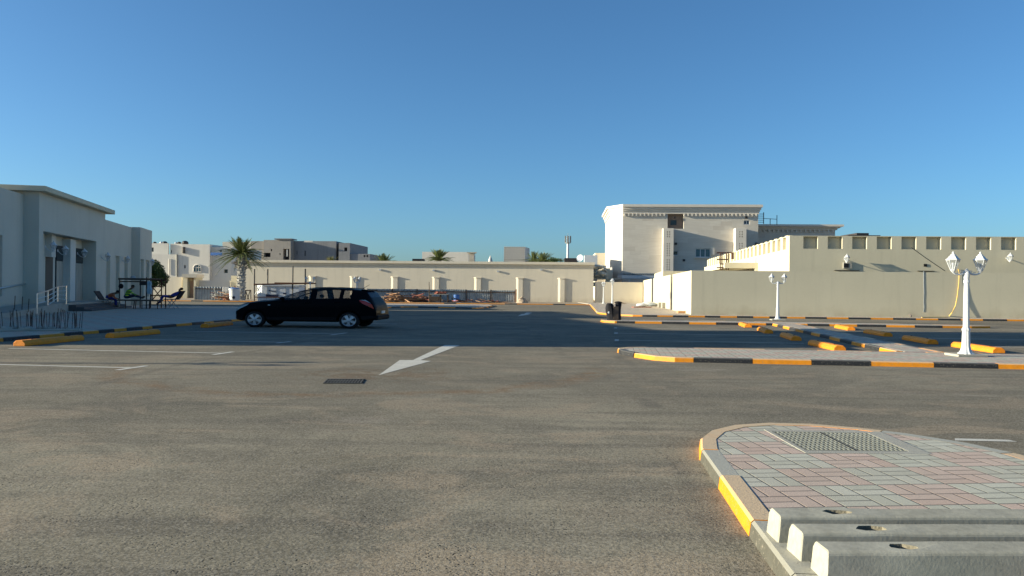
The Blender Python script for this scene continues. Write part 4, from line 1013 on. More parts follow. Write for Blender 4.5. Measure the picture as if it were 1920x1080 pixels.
# ================================================================ CAR
CARPAINT = simple('black_car_paint', (.004, .0045, .006), .3, .1, 2, 20, spec=.02, Coat_Weight=.0, Coat_Roughness=.05)
TYRE = simple('tyre_rubber', (.013, .013, .014), .9, .2, 8, 50, bump=.3)
ALLOY = simple('alloy_wheel', (.42, .44, .48), .35, .05, 5, 30, metal=.5)
TRIM = simple('black_trim', (.008, .008, .009), .7, .1, spec=.1)
REDL = simple('red_lamp_lens', (.45, .015, .01), .15, .05, spec=.6)
CLEARL = simple('headlamp_lens', (.34, .40, .42), .12, .2, 12, 40, spec=.8)
CHROME = simple('chrome', (.6, .6, .62), .15, .05, metal=1.0)
STN = [(0.00,.38,.56,.62,.72,.60),(0.06,.31,.66,.74,.93,.76),(0.2,.27,.80,.87,1.05,.88),(0.5,.25,.93,.985,1.12,.93),(1.1,.25,1.02,1.08,1.15,.94),(1.72,.25,1.08,1.145,1.165,.94),
       (2.3,.25,1.105,1.365,1.17,.90),(2.75,.25,1.115,1.51,1.17,.86),(3.1,.25,1.12,1.59,1.17,.84),(3.6,.25,1.13,1.63,1.17,.83),(4.2,.25,1.145,1.625,1.17,.82),(4.8,.27,1.17,1.585,1.165,.80),
       (5.2,.29,1.19,1.54,1.15,.78),(5.42,.32,1.17,1.47,1.12,.76),(5.62,.36,1.10,1.22,1.07,.80),(5.75,.38,.98,1.04,1.04,.84),(5.84,.42,.80,.86,.98,.82),(5.88,.45,.62,.66,.92,.78)]
def cr_int(x):
    i = 0
    while i < len(STN)-2 and x > STN[i+1][0]: i += 1
    a, b = STN[i], STN[i+1]; p0 = STN[max(i-1, 0)]; p3 = STN[min(i+2, len(STN)-1)]; t = (x-a[0])/(b[0]-a[0]); out = []
    for k in range(1, 6):
        h = b[0]-a[0]; ma = (b[k]-p0[k])/(b[0]-p0[0]) if b[0] > p0[0] else 0; mb_ = (p3[k]-a[k])/(p3[0]-a[0]) if p3[0] > a[0] else 0
        out.append((2*t**3-3*t**2+1)*a[k] + (t**3-2*t**2+t)*h*ma + (-2*t**3+3*t**2)*b[k] + (t**3-t**2)*h*mb_)
    return out
def car_ring(x):
    zb, zl, zr, w_, wr = cr_int(x); g = max(0, min(1, (zr-zl-.06)/.25)); H_ = zl-zb
    pts = [(0, zb), (.80*w_, zb), (.95*w_, zb+.05*H_), (.985*w_, zb+.22*H_), (.975*w_, zb+.45*H_), (1.0*w_, zb+.62*H_), (.99*w_, zb+.86*H_), (.965*w_, zl)]
    t1 = (.955*w_ + (wr-.955*w_)*.06, zl + (zr-zl)*.08); t2 = (wr*1.02 + (.955*w_-wr)*.10, zl+(zr-zl)*.80); t3 = (wr*.93, zl+(zr-zl)*.93); t4 = (wr*.6, zl+(zr-zl)*.985); t5 = (0, zr)
    return pts + [t1, t2, t3, t4, t5]
xsamp = sorted(set([round(i*.08, 3) for i in range(74)] + [1.82, 1.98, 2.86, 3.20, 3.46, 4.40, 4.56, 4.86, 5.26, 5.60, .03, 5.88]))
xsamp = [x for i, x in enumerate(xsamp) if i == 0 or x - xsamp[i-1] > .012]
NR = 13; vs, fs, mi = [], [], []
for x in xsamp:
    rg = car_ring(x)
    full = [(-a, b) for a, b in rg[::-1]][:-1] + rg        # top centre, down one side, bottom, up the other, top
    full = full[:-1]
    for (y, z) in full: vs.append((x, y, z))
NF = 2*(NR-1)
mid = lambda i: (xsamp[i]+xsamp[i+1])/2
for i in range(len(xsamp)-1):
    xc = mid(i)
    for j in range(NF):
        a, b = i*NF+j, i*NF+(j+1) % NF; fs.append((a, a+NF, b+NF, b))
        k = j if j < NR-1 else NF-1-j                  # 0 = roof centre strip ... 11 = bottom strip
        mat_ = 0
        if k == 3 and (1.98 < xc < 3.20 or 3.46 < xc < 4.40 or 4.56 < xc < 4.86): mat_ = 1
        if k in (0, 1) and 1.82 < xc < 2.86: mat_ = 1
        if k in (0, 1) and 5.26 < xc < 5.60: mat_ = 1
        if k >= 9: mat_ = 2
        mi.append(mat_)
fs += [tuple(range(NF)), tuple(reversed(range((len(xsamp)-1)*NF, len(xsamp)*NF)))]; mi += [0, 0]
m = MB(); m.v = [Vector((x-2.94, y, z)) for x, y, z in vs]; m.f = [list(f) for f in fs]; m.mi = mi
carp = (G(484, 613.6)+G(666, 616.3))/2
CARGLASS2 = glass('tinted_car_glass', (.015, .03, .035), .02, .55)
CARGLASS2.node_tree.nodes['Principled BSDF'].inputs['Specular IOR Level'].default_value = .3
car = thing('parked_car', (0, 0, 0), 'black five door crossover car parked side on, half way down the left bays', 'car')
body = build('body', m, [CARPAINT, CARGLASS2, TRIM], car, solid=True)
cuts_ = []
WX = (.92-2.94, 4.80-2.94)
for wx in WX:
    for s in (-1, 1):
        c = MB(); c.cur = 2; c.lathe([(1, -.33), (1, .5)], n=28, M=Matrix.Translation((wx, s*1.05, .33)) @ Matrix.Diagonal((.51, 1, .40, 1)) @ Matrix.Rotation(R(-90*s), 4, 'X'))
        cuts_.append(build('cutter', c, [CARPAINT, CARGLASS2, TRIM], None, solid=True))
cut(body, cuts_)
bm = bmesh.new(); bm.from_mesh(body.data); gm = MB()
gl = [f for f in bm.faces if f.material_index == 1]
for nm, test in (('windscreen', lambda c: c.x < .1 and abs(c.y) < .9 and c.z > 1.1 and True), ):
    pass
groups = {}
DARKREAR = glass('dark_rear_glass', (.008, .016, .035), .25, .97); DARKREAR.node_tree.nodes['Principled BSDF'].inputs['Specular IOR Level'].default_value = .03
for f in gl:
    c = f.calc_center_median(); xc = c.x+2.94
    side_ = abs(f.normal.y) > .55
    if side_: key = ('side_window', 's%d%d' % (1 if c.y > 0 else 0, 0 if xc < 3.3 else (1 if xc < 4.5 else 2)))
    elif xc < 3.2: key = ('windscreen', 'w')
    else: key = ('rear_window', 'r')
    groups.setdefault(key, []).append([v.co.copy() for v in f.verts])
bmesh.ops.delete(bm, geom=gl, context='FACES'); bm.to_mesh(body.data); bm.free()
for (nm, _), fl in groups.items():
    g = MB()
    for f in fl: g.add(f, [tuple(range(len(f)))])
    build(nm, g, CARGLASS2 if nm != 'rear_window' else DARKREAR, car, smooth=True, local=True)
for p in body.data.polygons: p.use_smooth = True
try: body.data.set_sharp_from_angle(angle=R(35))
except Exception: pass
def wheel(x, s, k):
    c = Vector((x, s*.98, .325)); S = Matrix.Translation(c) @ Matrix.Diagonal((1.29, s*1.0, 1.0, 1)) @ Matrix.Rotation(R(-90), 4, 'X')
    m = MB(); m.lathe([(.225, .02), (.235, .115), (.255, .13), (.295, .12), (.318, .09), (.325, .04), (.325, -.08), (.30, -.13), (.22, -.13), (.21, 0)], n=32, M=S)
    t = build('wheel', m, TYRE, car, smooth=True, local=True, solid=True)
    m = MB()
    m.lathe([(.232, .02), (.232, .105), (.222, .115), (.208, .108), (.205, .03)], n=32, M=S)
    m.lathe([(.0001, .07), (.052, .07), (.052, .118), (.03, .125), (.0001, .125)], n=16, M=S)
    for q in range(5):
        a = 2*math.pi*q/5 + math.pi/2 + .1*k
        d = Vector((math.cos(a), math.sin(a), 0)); e = Vector((-d.y, d.x, 0))
        v = [d*.04+e*.036+Vector((0,0,.118)), d*.04-e*.036+Vector((0,0,.118)), d*.215-e*.062+Vector((0,0,.105)), d*.215+e*.062+Vector((0,0,.105)),
             d*.04+e*.036+Vector((0,0,.06)), d*.04-e*.036+Vector((0,0,.06)), d*.215-e*.062+Vector((0,0,.06)), d*.215+e*.062+Vector((0,0,.06))]
        m.add(v, [(0,1,2,3),(4,7,6,5),(0,4,5,1),(1,5,6,2),(2,6,7,3),(3,7,4,0)], S)
    build('rim', m, ALLOY, t, local=True, solid=True)
    m = MB(); m.lathe([(.0001, .01), (.2, .01), (.2, .03), (.0001, .03)], n=24, M=S); build('brake_disc', m, TRIM, t, local=True)
for k, wx in enumerate(WX):
    for s in (-1, 1): wheel(wx, s, k)
def onbody(x, frac, s, out=.004):                       # point on the flank: frac of height between sill and belt
    rg = car_ring(x); zb, zl = rg[0][1], rg[7][1]; z = zb+(zl-zb)*frac
    for i in range(1, 7):
        (ya, za), (yb_, zb_) = rg[i+1], rg[i+2] if i+2 < 8 else rg[7]
        if za <= z <= zb_: f = (z-za)/max(1e-6, zb_-za); y = ya+(yb_-ya)*f; return Vector((x-2.94, s*(y+out), z))
    return Vector((x-2.94, s*(rg[4][0]+out), z))
for s in (-1, 1):
    # headlamp, tail lamp, mirror, handles, side lamp, door seams
    m = MB(); P = [(.10,.82),(.20,.98),(.42,1.0),(.72,.99),(.62,.90),(.30,.80)]; q = [onbody(x, f, s, .03) for x, f in P]; q2 = [p - Vector((0, s*.12, 0)) for p in q]
    m.add(q+q2, [tuple(range(6)), tuple(reversed(range(6, 12)))] + [(i, i+6, (i+1) % 6+6, (i+1) % 6) for i in range(6)]); build('headlight', m, CLEARL, car, local=True, solid=True)
    m = MB(); P = [(5.22,.93),(5.45,.95),(5.72,.92),(5.80,.78),(5.55,.72),(5.35,.80)]; q = [onbody(x, f, s, .014) for x, f in P]; q2 = [p - Vector((.02, s*.08, 0)) for p in q]
    m.add(q+q2, [tuple(range(6)), tuple(reversed(range(6, 12)))] + [(i, i+6, (i+1) % 6+6, (i+1) % 6) for i in range(6)]); tl = build('tail_light', m, REDL, car, local=True, solid=True)
    m = MB(); P = [(5.24,.955),(5.48,.985),(5.70,.95),(5.46,.935)]; q = [onbody(x, f, s, .018) for x, f in P]; m.add(q, [(0,1,2,3)]); build('clear_lens', m, CLEARL, tl, local=True)
    p = onbody(2.12, .97, s); m = MB(); m.ell((p.x+.03, p.y+s*.15, p.z+.10), (.10, .13, .075), 10, 8); m.tube([p, p+Vector((.02, s*.08, .06))], .02, 6); build('wing_mirror', m, CARPAINT, car, smooth=True, local=True)
    for x in (3.0, 4.2):
        p, q = onbody(x, .88, s, .02), onbody(x+.26, .88, s, .02); m = MB(); m.tube([p+Vector((0,-s*.03,0)), p+Vector((.03,s*.012,0)), q+Vector((-.03,s*.012,0)), q+Vector((0,-s*.03,0))], .014, 6); build('door_handle', m, CHROME if False else CARPAINT, car, local=True)
    p = onbody(1.55, .80, s, .004); m = MB(); m.ell(tuple(p), (.055, .012, .022), 8, 6); build('side_repeater', m, CLEARL, car, local=True)
    for x in (1.92, 3.33, 4.50):
        m = MB(); m.tube([onbody(x, f, s, .001) for f in (.14, .3, .5, .7, .9, .985)], .006, 4); build('door_seam', m, TRIM, car, local=True)
    m = MB(); m.tube([onbody(x, .10, s, .012) for x in (1.5, 2.5, 3.4, 4.2)], .035, 6); build('sill_trim', m, TRIM, car, smooth=True, local=True)
    m = MB(); m.tube([Vector((x-2.94, s*(car_ring(x)[10][0]-.03), car_ring(x)[10][1]+.035)) for x in (3.0, 3.4, 3.9, 4.4, 4.9)], .014, 6); build('roof_rail', m, TRIM, car, smooth=True, local=True)
m = MB(); m.box((5.885-2.94, -.26, .60), (5.905-2.94, .26, .70)); build('number_plate', m, simple('plate_white', (.6, .6, .58), .5), car, local=True)
m = MB(); m.tube([(5.78-2.94, -.35, .93), (5.78-2.94, .35, .93)], .02, 6); build('tailgate_trim', m, CHROME, car, local=True)
m = MB(); m.box((5.60-2.94, -.9, .34), (5.93-2.94, .9, .54)); build('rear_bumper', m, TRIM, car, local=True, bevel=.05)
m = MB(); m.box((5.18-2.94, -.72, 1.515), (5.46-2.94, .72, 1.555)); build('roof_spoiler', m, CARPAINT, car, local=True, bevel=.015)
m = MB(); m.tube([(5.0-2.94, 0, 1.57), (5.32-2.94, 0, 1.76)], [.010, .006], 5); build('aerial', m, TRIM, car, local=True)
for (x, y) in ((2.75, -.5), (2.75, .5), (4.0, -.5), (4.0, .5)):
    m = MB(); m.box((x-2.94, y-.32, .5), (x+.7-2.94, y+.32, .72)); m.box((x+.6-2.94, y-.3, .6), (x+.82-2.94, y+.3, 1.18)); m.box((x+.68-2.94, y-.14, 1.2), (x+.8-2.94, y+.14, 1.34)); build('seat', m, BLACKFAB, car, local=True, bevel=.04)
m = MB(); m.box((1.75-2.94, -.9, .8), (2.25-2.94, .9, 1.08)); build('dashboard', m, TRIM, car, local=True, bevel=.05)
m = MB(); m.lathe([(.17, 0), (.17, .02)], n=16, M=Matrix.Translation((2.45-2.94, .48, 1.02)) @ Matrix.Rotation(R(65), 4, 'Y')); build('steering_wheel', m, TRIM, car, local=True)
cang = math.atan2(-(G(484, 613.6)-G(666, 616.3)).y, -(G(484, 613.6)-G(666, 616.3)).x)
yv = Vector((-math.sin(cang), math.cos(cang), 0)); cc_ = Vector((carp.x, carp.y, 0)) + yv*.98 - Vector((math.cos(cang), math.sin(cang), 0))*.09
car.location = cc_; car.rotation_euler = (0, 0, cang)
# ================================================================ PALMS AND TREES
def frond(m, base, az, el, L, rng, droop=1.0, wd=.36):
    d = Vector((math.cos(az), math.sin(az), 0)); n = 9; pts = []
    for i in range(n+1):
        t = i/n; pts.append(base + d*(L*t*math.cos(el)) + Vector((0, 0, .75*(L*t*math.sin(el) - droop*L*.55*t*t))))
    m.tube(pts, [.045*(1-.85*i/n)+.006 for i in range(n+1)], 4, caps=False)
    side = d.cross(Vector((0,0,1))).normalized(); k = 26
    for j in range(2, k):
        t = j/k; i = min(int(t*n), n-1); f = t*n-i; p = pts[i].lerp(pts[i+1], f); tan = (pts[i+1]-pts[i]).normalized()
        ll = wd*L*.62*math.sin(math.pi*min(1, .18+t*.86))*rng.uniform(.75, 1.1)
        for s in (-1, 1):
            q = p + tan*ll*.75 + side*s*ll*.62 + Vector((0, 0, rng.uniform(-.12, .22)*ll)); w_ = tan*.035*L/2.6
            m.add([p-w_, p+w_, q], [(0,1,2)])
def palm_crown(m, c, L, N, seed, lo=-.5, hi=1.35, wd=.36):
    rng = random.Random(seed)
    for i in range(N):
        az = i*2.39996 + rng.uniform(-.2, .2); f = (i+.5)/N; el = lo + (hi-lo)*(1-f)**.85 + rng.uniform(-.1, .1)
        frond(m, Vector(c), az, el, L*rng.uniform(.8, 1.08), rng, rng.uniform(.5, 1.1) if el < .9 else .35, wd)
PALEBARK = simple('pale_palm_bark', (.36, .35, .33), .95, .4, 3, 16, bump=.8, bs=12)
def palm(loc, trunk_h, L, N, seed, label, rad=.35, mat=PALMLEAF, group='date palms', bark=None, **k):
    r = thing('palm_tree', tuple(loc), label, 'palm tree', group)
    m = MB(); rng = random.Random(seed+9); prof = []; z = 0
    while z < trunk_h: prof += [(rad*rng.uniform(1.0, 1.18), z), (rad*.86, z+.13)]; z += .15
    m.lathe(prof, c=tuple(loc), n=12, flute=.12)
    for i in range(int(trunk_h*22)):
        a = i*2.4; z = loc[2] + trunk_h*(i+1)/(trunk_h*22); p = Vector((loc[0]+rad*.9*math.cos(a), loc[1]+rad*.9*math.sin(a), z))
        q = p + Vector((math.cos(a)*.16, math.sin(a)*.16, .18)); m.tube([p, q], [.09, .03], 4)
    build('trunk', m, bark or BARK, r)
    m = MB(); palm_crown(m, (loc[0], loc[1], loc[2]+trunk_h), L, N, seed, **k); build('crown', m, mat, r)
    return r
p = AT(452, 565, 91); big = palm((p.x, p.y, .09), 5.45, 3.5, 90, 4, 'tall date palm with shaggy pale trunk in front of the long building', rad=.44, lo=-.55, hi=1.3, wd=.34, bark=PALEBARK)
m = MB(); rng = random.Random(8)
for i in range(26):
    a = rng.uniform(0, 6.28); q = Vector((p.x+.45*math.cos(a), p.y+.45*math.sin(a), rng.uniform(3.6, 4.9))); e = Vector((math.cos(a), math.sin(a), 0))
    m.tube([q, q+e*rng.uniform(.3, .8)+Vector((0,0,rng.uniform(-.2,.5)))], [.07, .03], 5)
build('frond_stubs', m, BARK, big)
for (px, py, Y, L, seed, N, mat, lab) in ((621, 495, 112, 2.0, 21, 34, PALMDRY, 'small yellowish palm crown peeping over the roof before the grey building'),
        (719, 497, 112, 2.9, 22, 60, PALMLEAF, 'low palm crown just above the roof at the end of the grey wall'),
        (823, 488, 108, 2.7, 23, 72, PALMLEAF, 'palm crown above the roof in front of the white cubic rooftop'),
        (1001, 491, 112, 2.7, 24, 34, PALMLEAF, 'upright palm crown next to the lattice screen block'),
        (1018, 492, 110, 2.8, 25, 36, PALMLEAF, 'spiky palm crown between the lattice block and the phone mast')):
    q = AT(px, py, Y); palm((q.x, q.y, 0), q.z, L, N, seed, lab, rad=.3, mat=mat, lo=.15, hi=1.45, wd=.34)
def leafy(name, loc, rx, ry, rz, zc, n, seed, mat, label, cat, leaf=.16):
    r = thing(name, tuple(loc), label, cat); rng = random.Random(seed); m = MB(); cl = []
    for i in range(22):
        t, f = rng.uniform(0, 6.28), math.acos(rng.uniform(-1, 1)); k = rng.uniform(.45, .95); cl.append(Vector((loc[0]+rx*k*math.sin(f)*math.cos(t), loc[1]+ry*k*math.sin(f)*math.sin(t), zc+rz*k*math.cos(f))))
    for i in range(n):
        c = rng.choice(cl); d = Vector((rng.gauss(0, 1), rng.gauss(0, 1), rng.gauss(0, 1))).normalized()*rng.random()**.5
        p = c + Vector((d.x*rx*.42, d.y*ry*.42, d.z*rz*.36)); u = Vector((rng.uniform(-1,1), rng.uniform(-1,1), rng.uniform(-1,1))).normalized(); v = u.orthogonal().normalized(); s = leaf*rng.uniform(.6, 1.3)
        m.add([p-u*s, p+v*s*.4, p+u*s, p-v*s*.4], [(0,1,2,3)])
    build('crown', m, mat, r); t = MB(); t.lathe([(.22, 0), (.15, zc-loc[2])], c=tuple(loc), n=8)
    for c in cl[:9]: t.tube([Vector((loc[0], loc[1], loc[2]+.5*(zc-loc[2]))), c], [.09, .02], 5)
    build('trunk', t, BARK, r); return r
q = AT(284, 520, 82); leafy('shade_tree', (q.x, q.y, .05), 1.35, 1.6, 1.75, AT(284, 519, 82).z, 9000, 5, BUSHLEAF, 'dense dark green tree standing at the end of the shaded mosque hall', 'tree', .11)
q = AT(1040, 486, 120); leafy('shade_tree', (q.x, q.y, .05), 1.7, 1.4, .8, q.z-.5, 2500, 6, BUSHLEAF, 'small dark treetop just right of the spiky palm above the roof', 'tree', .13)

# ================================================================ BUILDING SITE AT THE BACK
def sheetfence(name, px0, px1, py, Y, label, gaps=3):
    a, b = AT(px0, py, Y), AT(px1, py, Y); L = b.x-a.x; r = thing(name, (a.x, Y, .09), label, 'site fence'); n = max(1, int(L/2.6)); rng = random.Random(int(px0))
    for i in range(n):
        x0, x1 = a.x+L*i/n+.02, a.x+L*(i+1)/n-.02; m = MB(); z = a.z+rng.uniform(-.04, .04); k = 14
        vs, fs = [], []
        for j in range(k*2+1):
            x = x0+(x1-x0)*j/(k*2); y = Y + (.06 if j % 2 else 0); vs += [(x, y, .1), (x, y, z), (x, y+.01, .1), (x, y+.01, z)]
        for j in range(k*2): q = j*4; fs += [(q, q+4, q+5, q+1), (q+2, q+3, q+7, q+6), (q+1, q+5, q+7, q+3)]
        build('sheet', m.add(vs, fs), GALV, r)
        m = MB(); m.box((x0-.09, Y-.12, .09), (x0+.03, Y-.01, z+.05)); build('post', m, DARKWOOD if i % 3 else CONC, r)
    m = MB(); m.box((a.x, Y-.075, a.z-.32), (b.x, Y-.015, a.z-.22)); build('rail', m, DARKWOOD, r)
    m = MB(); m.box((b.x-.05, Y-.14, .09), (b.x+.12, Y+.02, a.z+.1)); build('post', m, TIMBER, r)
sheetfence('corrugated_fence', 690, 967, 541.3, 92, 'long corrugated grey site fence in front of the cream building')
sheetfence('corrugated_fence', 366, 440, 537.0, 90, 'corrugated grey site fence left of the palm trunk')
# white tub
p = AT(440, 561, 86.5); t = thing('water_tub', (p.x, p.y, .09), 'white round plastic tub with blue rim beside the palm trunk', 'water tub')
h = AT(440, 541, 86.5).z; build('tub', MB().lathe([(.50, .09), (.62, h-.12), (.66, h-.12), (.66, h), (.60, h), (.56, .2)], c=(p.x, p.y, 0), n=24), WHITEPL, t, smooth=True)
build('lid', MB().lathe([(.58, h-.03), (.4, h+.1), (.1, h+.12)], c=(p.x, p.y, 0), n=20), BLUEPL, t, smooth=True)
build('ring', MB().lathe([(.17, 0), (.17, .05), (.09, .05), (.09, 0)], n=16, M=Matrix.Translation((p.x+.1, p.y-.57, .45)) @ Matrix.Rotation(R(90), 4, 'X')), NAVY, t)
# site container / generator
a, b = AT(478, 534.5, 87), AT(560, 534.5, 87); t = thing('site_generator', (a.x, 87, .09), 'white rounded site generator cabinet behind the bonnet of the black car', 'generator')
m = MB(); pr = [(b.x, 87), (b.x, 89.6), (a.x+.8, 89.6), (a.x+.3, 89.3), (a.x+.05, 88.8), (a.x, 88.2), (a.x+.05, 87.7), (a.x+.3, 87.25), (a.x+.8, 87)]
m.prism(pr, .12, a.z); build('cabinet', m, WHITEPL, t)
m = MB(); m.box((a.x+.9, 86.9, a.z-.10), (b.x+.1, 89.7, a.z+.06)); build('top_plate', m, WHITEMETAL, t)
for (x0, y0, x1, y1) in ((499, 552, 522, 558), (508, 545, 518, 546.5), (531, 549, 537, 551.5), (504, 543.5, 507, 546)):
    c, d = AT(x0, y0, 87), AT(x1, y1, 87); build('vent', MB().box((c.x, 86.93, d.z), (d.x, 86.995, c.z)), NAVY, t)
for px in (500, 517, 535):
    c = AT(px, 540, 87); build('door_seam', MB().box((c.x, 86.97, .2), (c.x+.04, 86.995, a.z-.14)), GALV, t)
# scaffold frame in front of it
def pole(m, px, y0, y1, Y, r=.075): m.tube([AT(px, y0, Y), AT(px, y1, Y)], r, 6)
t = thing('pole_scaffold', (AT(500, 560, 86).x, 86, .09), 'tall dark pole scaffold with brown beam rising behind the bonnet of the black car', 'scaffold')
for (px, y0, Y) in ((477, 504, 86), (502, 504, 89.8), (549, 499, 86), (572.5, 504, 89.8)):
    m = MB(); q = AT(px, y0, Y); m.tube([(q.x, Y, .09), (q.x, Y, q.z)], .085, 6); build('pole', m, DARKMETAL, t)
m = MB(); q, s_ = AT(476, 533.5, 85.85), AT(580, 531, 85.85); m.tube([q, s_], .10, 6); q, s_ = AT(515, 530.6, 89.7), AT(592, 531.5, 89.7); m.tube([q, s_], .09, 6)
q, s_ = AT(477, 557, 85.85), AT(525, 557.5, 85.85); m.tube([q, s_], .06, 6); build('beam', m, RUST, t)
m = MB(); m.tube([AT(478, 553, 85.9), AT(489, 536, 85.9)], .05, 5); m.tube([AT(480, 536, 85.9), AT(486, 545, 85.9)], .05, 5); build('brace', m, GALV, t)
# heaps and bits
def planks(name, px0, px1, y0, y1, Y, n, seed, mats, label, cat='timber pile', L=(1.2, 2.6)):
    r = thing(name, (AT(px0, y1, Y).x, Y, .09), label, cat); rng = random.Random(seed); a, b = AT(px0, y1, Y), AT(px1, y1, Y); H = AT(px0, y0, Y).z
    for i in range(n):
        x = rng.uniform(a.x, b.x); f = 1-abs((x-a.x)/(b.x-a.x)*2-1); z = .12 + rng.random()*max(.1, (H-.15)*(.35+.65*f)); l = rng.uniform(*L)/2; az = rng.uniform(-.9, .9); ti = rng.uniform(-.28, .28)
        M = Matrix.Translation((x, Y+rng.uniform(-.6, .6), z)) @ Matrix.Rotation(az, 4, 'Z') @ Matrix.Rotation(ti, 4, 'Y'); w_ = rng.uniform(.05, .16)
        build('plank', MB().box((-l, -w_, -.03), (l, w_, .03), M), rng.choice(mats), r)
    return r
planks('timber_heap', 726, 762, 546, 563, 87.5, 40, 2, [TIMBER, TIMBER, TIMBER, DARKWOOD], 'heap of orange broken timber right behind the rear of the car')
planks('timber_heap', 766, 800, 551, 564, 88, 30, 3, [REDBRICK, DARKWOOD, REDBRICK, TIMBER], 'low dark red heap of boards between timber heap and brick table')
planks('timber_heap', 706, 723, 548, 562, 88.5, 16, 4, [DARKWOOD, BLACKPL, CONC], 'dark jumble of boards at the rear window of the car')
planks('timber_heap', 830, 960, 561, 566, 88, 26, 5, [TIMBER, REDBRICK, DARKWOOD], 'thin scatter of boards lying along the foot of the fence', L=(1.5, 3))
planks('timber_heap', 411, 432, 547, 562, 87, 26, 6, [REDBRICK, TIMBER, CONC], 'small red and white formwork heap left of the white tub')
o = build('leaning_plank', MB().tube([AT(401, 541, 86.5), AT(408, 561, 86)], .07, 4), CONCPALE); tag(o, 'pale plank leaning on the fence left of the formwork heap', 'plank')
o = build('mesh_crate', MB().box(tuple(AT(417, 547, 87)), tuple(AT(425, 538.5, 87)+Vector((0, .8, 0)))), WHITEWALL, bevel=.03); tag(o, 'small white crate standing on the red formwork heap', 'crate')
t = thing('brick_table', (AT(823, 563, 87).x, 87, .09), 'rough wooden table piled with red bricks in front of the fence', 'table')
a, b = AT(805, 551, 87), AT(841, 551, 87); m = MB(); m.box((a.x, 86.6, a.z-.08), (b.x, 88, a.z)); build('tabletop', m, CONCPALE, t)
for x in (a.x+.05, (a.x+b.x)/2+.1, b.x-.15):
    for y in (86.65, 87.85): build('leg', MB().box((x, y, .09), (x+.1, y+.1, a.z-.083)), DARKWOOD, t)
m = MB(); m.box((a.x+.15, 86.9, .2), ((a.x+b.x)/2, 87.7, a.z-.3)); build('board_back', m, DARKWOOD, t)
bt = []
rng = random.Random(9)
for i in range(22):
    x = rng.uniform(AT(817, 550, 87).x, b.x-.3); z = a.z + .003 + (i % 2)*.13; bt.append((x, z))
r = thing('brick_pile', (bt[0][0], 87.2, a.z), 'loose pile of red bricks lying on the rough wooden table', 'brick pile')
for i, (x, z) in enumerate(bt): build('brick', MB().box((-.15, -.09, 0), (.15, .09, .12), Matrix.Translation((x, 86.75+rng.random()*1.1, z)) @ Matrix.Rotation(rng.uniform(-.5, .5), 4, 'Z')), REDBRICK, r)
o = build('wooden_stake', MB().tube([(AT(805, 560, 86.4).x, 86.4, .09), AT(804.7, 528.5, 86.4)], [.07, .03], 5), DARKWOOD); tag(o, 'thin dark stake upright at the left end of the brick table', 'stake')
o = build('blue_drum', MB().lathe([(.34, .09), (.36, .5), (.34, .95), (.3, .97)], c=(AT(856, 560, 91).x, 91, 0), n=16), BLUEPL, smooth=True); tag(o, 'blue plastic drum standing in front of the corrugated fence', 'drum')
def heap(name, px, py, Y, rx, ry, rz, mat, label, seed, cat='rubble heap'):
    p = AT(px, py, Y); m = MB(); rng = random.Random(seed); N, K = 20, 7; vs = [(p.x, Y, .09+rz)]; fs = []
    for j in range(1, K+1):
        for i in range(N): a = 2*math.pi*i/N; f = j/K; k = rng.uniform(.85, 1.12); vs.append((p.x+rx*f*k*math.cos(a), Y+ry*f*k*math.sin(a), .07+rz*(1-f)**.8*rng.uniform(.8, 1.15)))
    for i in range(N): fs.append((0, 1+i, 1+(i+1) % N))
    for j in range(K-1):
        for i in range(N): a, b = 1+j*N+i, 1+j*N+(i+1) % N; fs.append((a, a+N, b+N, b))
    o = build(name, m.add(vs, fs), mat, solid=True, smooth=True); tag(o, label, cat); return o
heap('sand_heap', 979, 565, 90, .8, .7, .75, SANDM, 'small heap of tan sand against the buttress at the fence end', 3)
heap('sand_heap', 1163, 572, 90, .9, .6, .25, SANDM, 'low brown sand patch at the foot of the low end wall', 4)
heap('cement_rubble', 785, 564, 89.5, 1.9, .8, .9, simple('dark_rubble', (.10, .07, .06), .95, .3, 4, 40, bump=.6), 'dark sloping rubble mound in front of the left fence panels', 5)
# small spool / tripod
t = thing('site_trestle', (AT(466, 560, 87).x, 87, .09), 'small dark trestle between the palm trunk and the generator', 'trestle')
for (x0, y0, x1, y1) in ((460.5, 544.5, 466.5, 561), (469, 545, 464, 561), (461, 545, 461, 561), (470.5, 545, 470.5, 561)): build('leg', MB().tube([AT(x0, y0, 87), AT(x1, y1, 87)], .05, 5), DARKWOOD, t)
build('cross_bar', MB().tube([AT(460, 544.5, 87), AT(471, 544.5, 87)], .06, 5), DARKWOOD, t)
# sacks and blocks on the right pavement
rng = random.Random(4)
for k, (px, py, Y, s, mat, lab) in enumerate(((1203, 574, 74, .42, WHITEPL, 'white sack on the pavement, leftmost by the bright side wall'), (1216, 572.5, 78, .55, WHITEPL, 'long pale sack beside the bright side wall, behind the leftmost sack'), (1226, 573, 76, .4, GALV, 'grey crumpled sack leaning near the bright side wall'))):
    p = AT(px, py, Y); m = MB(); m.ell((p.x, Y, .1+s*.38), (s*1.35, s*.8, s*.42), 12, 8, jit=.12); o = build('cement_sack', m, mat, smooth=True); tag(o, lab, 'sack', 'sacks by the side wall')
o = build('wood_board', MB().box((-.85, -.3, 0), (.85, .3, .07), Matrix.Translation((AT(1203, 577, 70).x, 70, .105)) @ Matrix.Rotation(.2, 4, 'Z')), REDBRICK); tag(o, 'flat reddish board lying in front of the leftmost white sack', 'board')
for (px, Y, h, lab) in ((1236.5, 72, .45, 'short concrete block by the side wall, left of its pair'), (1243.5, 68, .5, 'short concrete block by the side wall, right of its pair')):
    p = AT(px, 570, Y); o = build('concrete_block', MB().box((p.x-.14, Y-.2, .103), (p.x+.14, Y+.2, .103+h)), CONCPALE, bevel=.02); tag(o, lab, 'block', 'concrete blocks by the side wall')
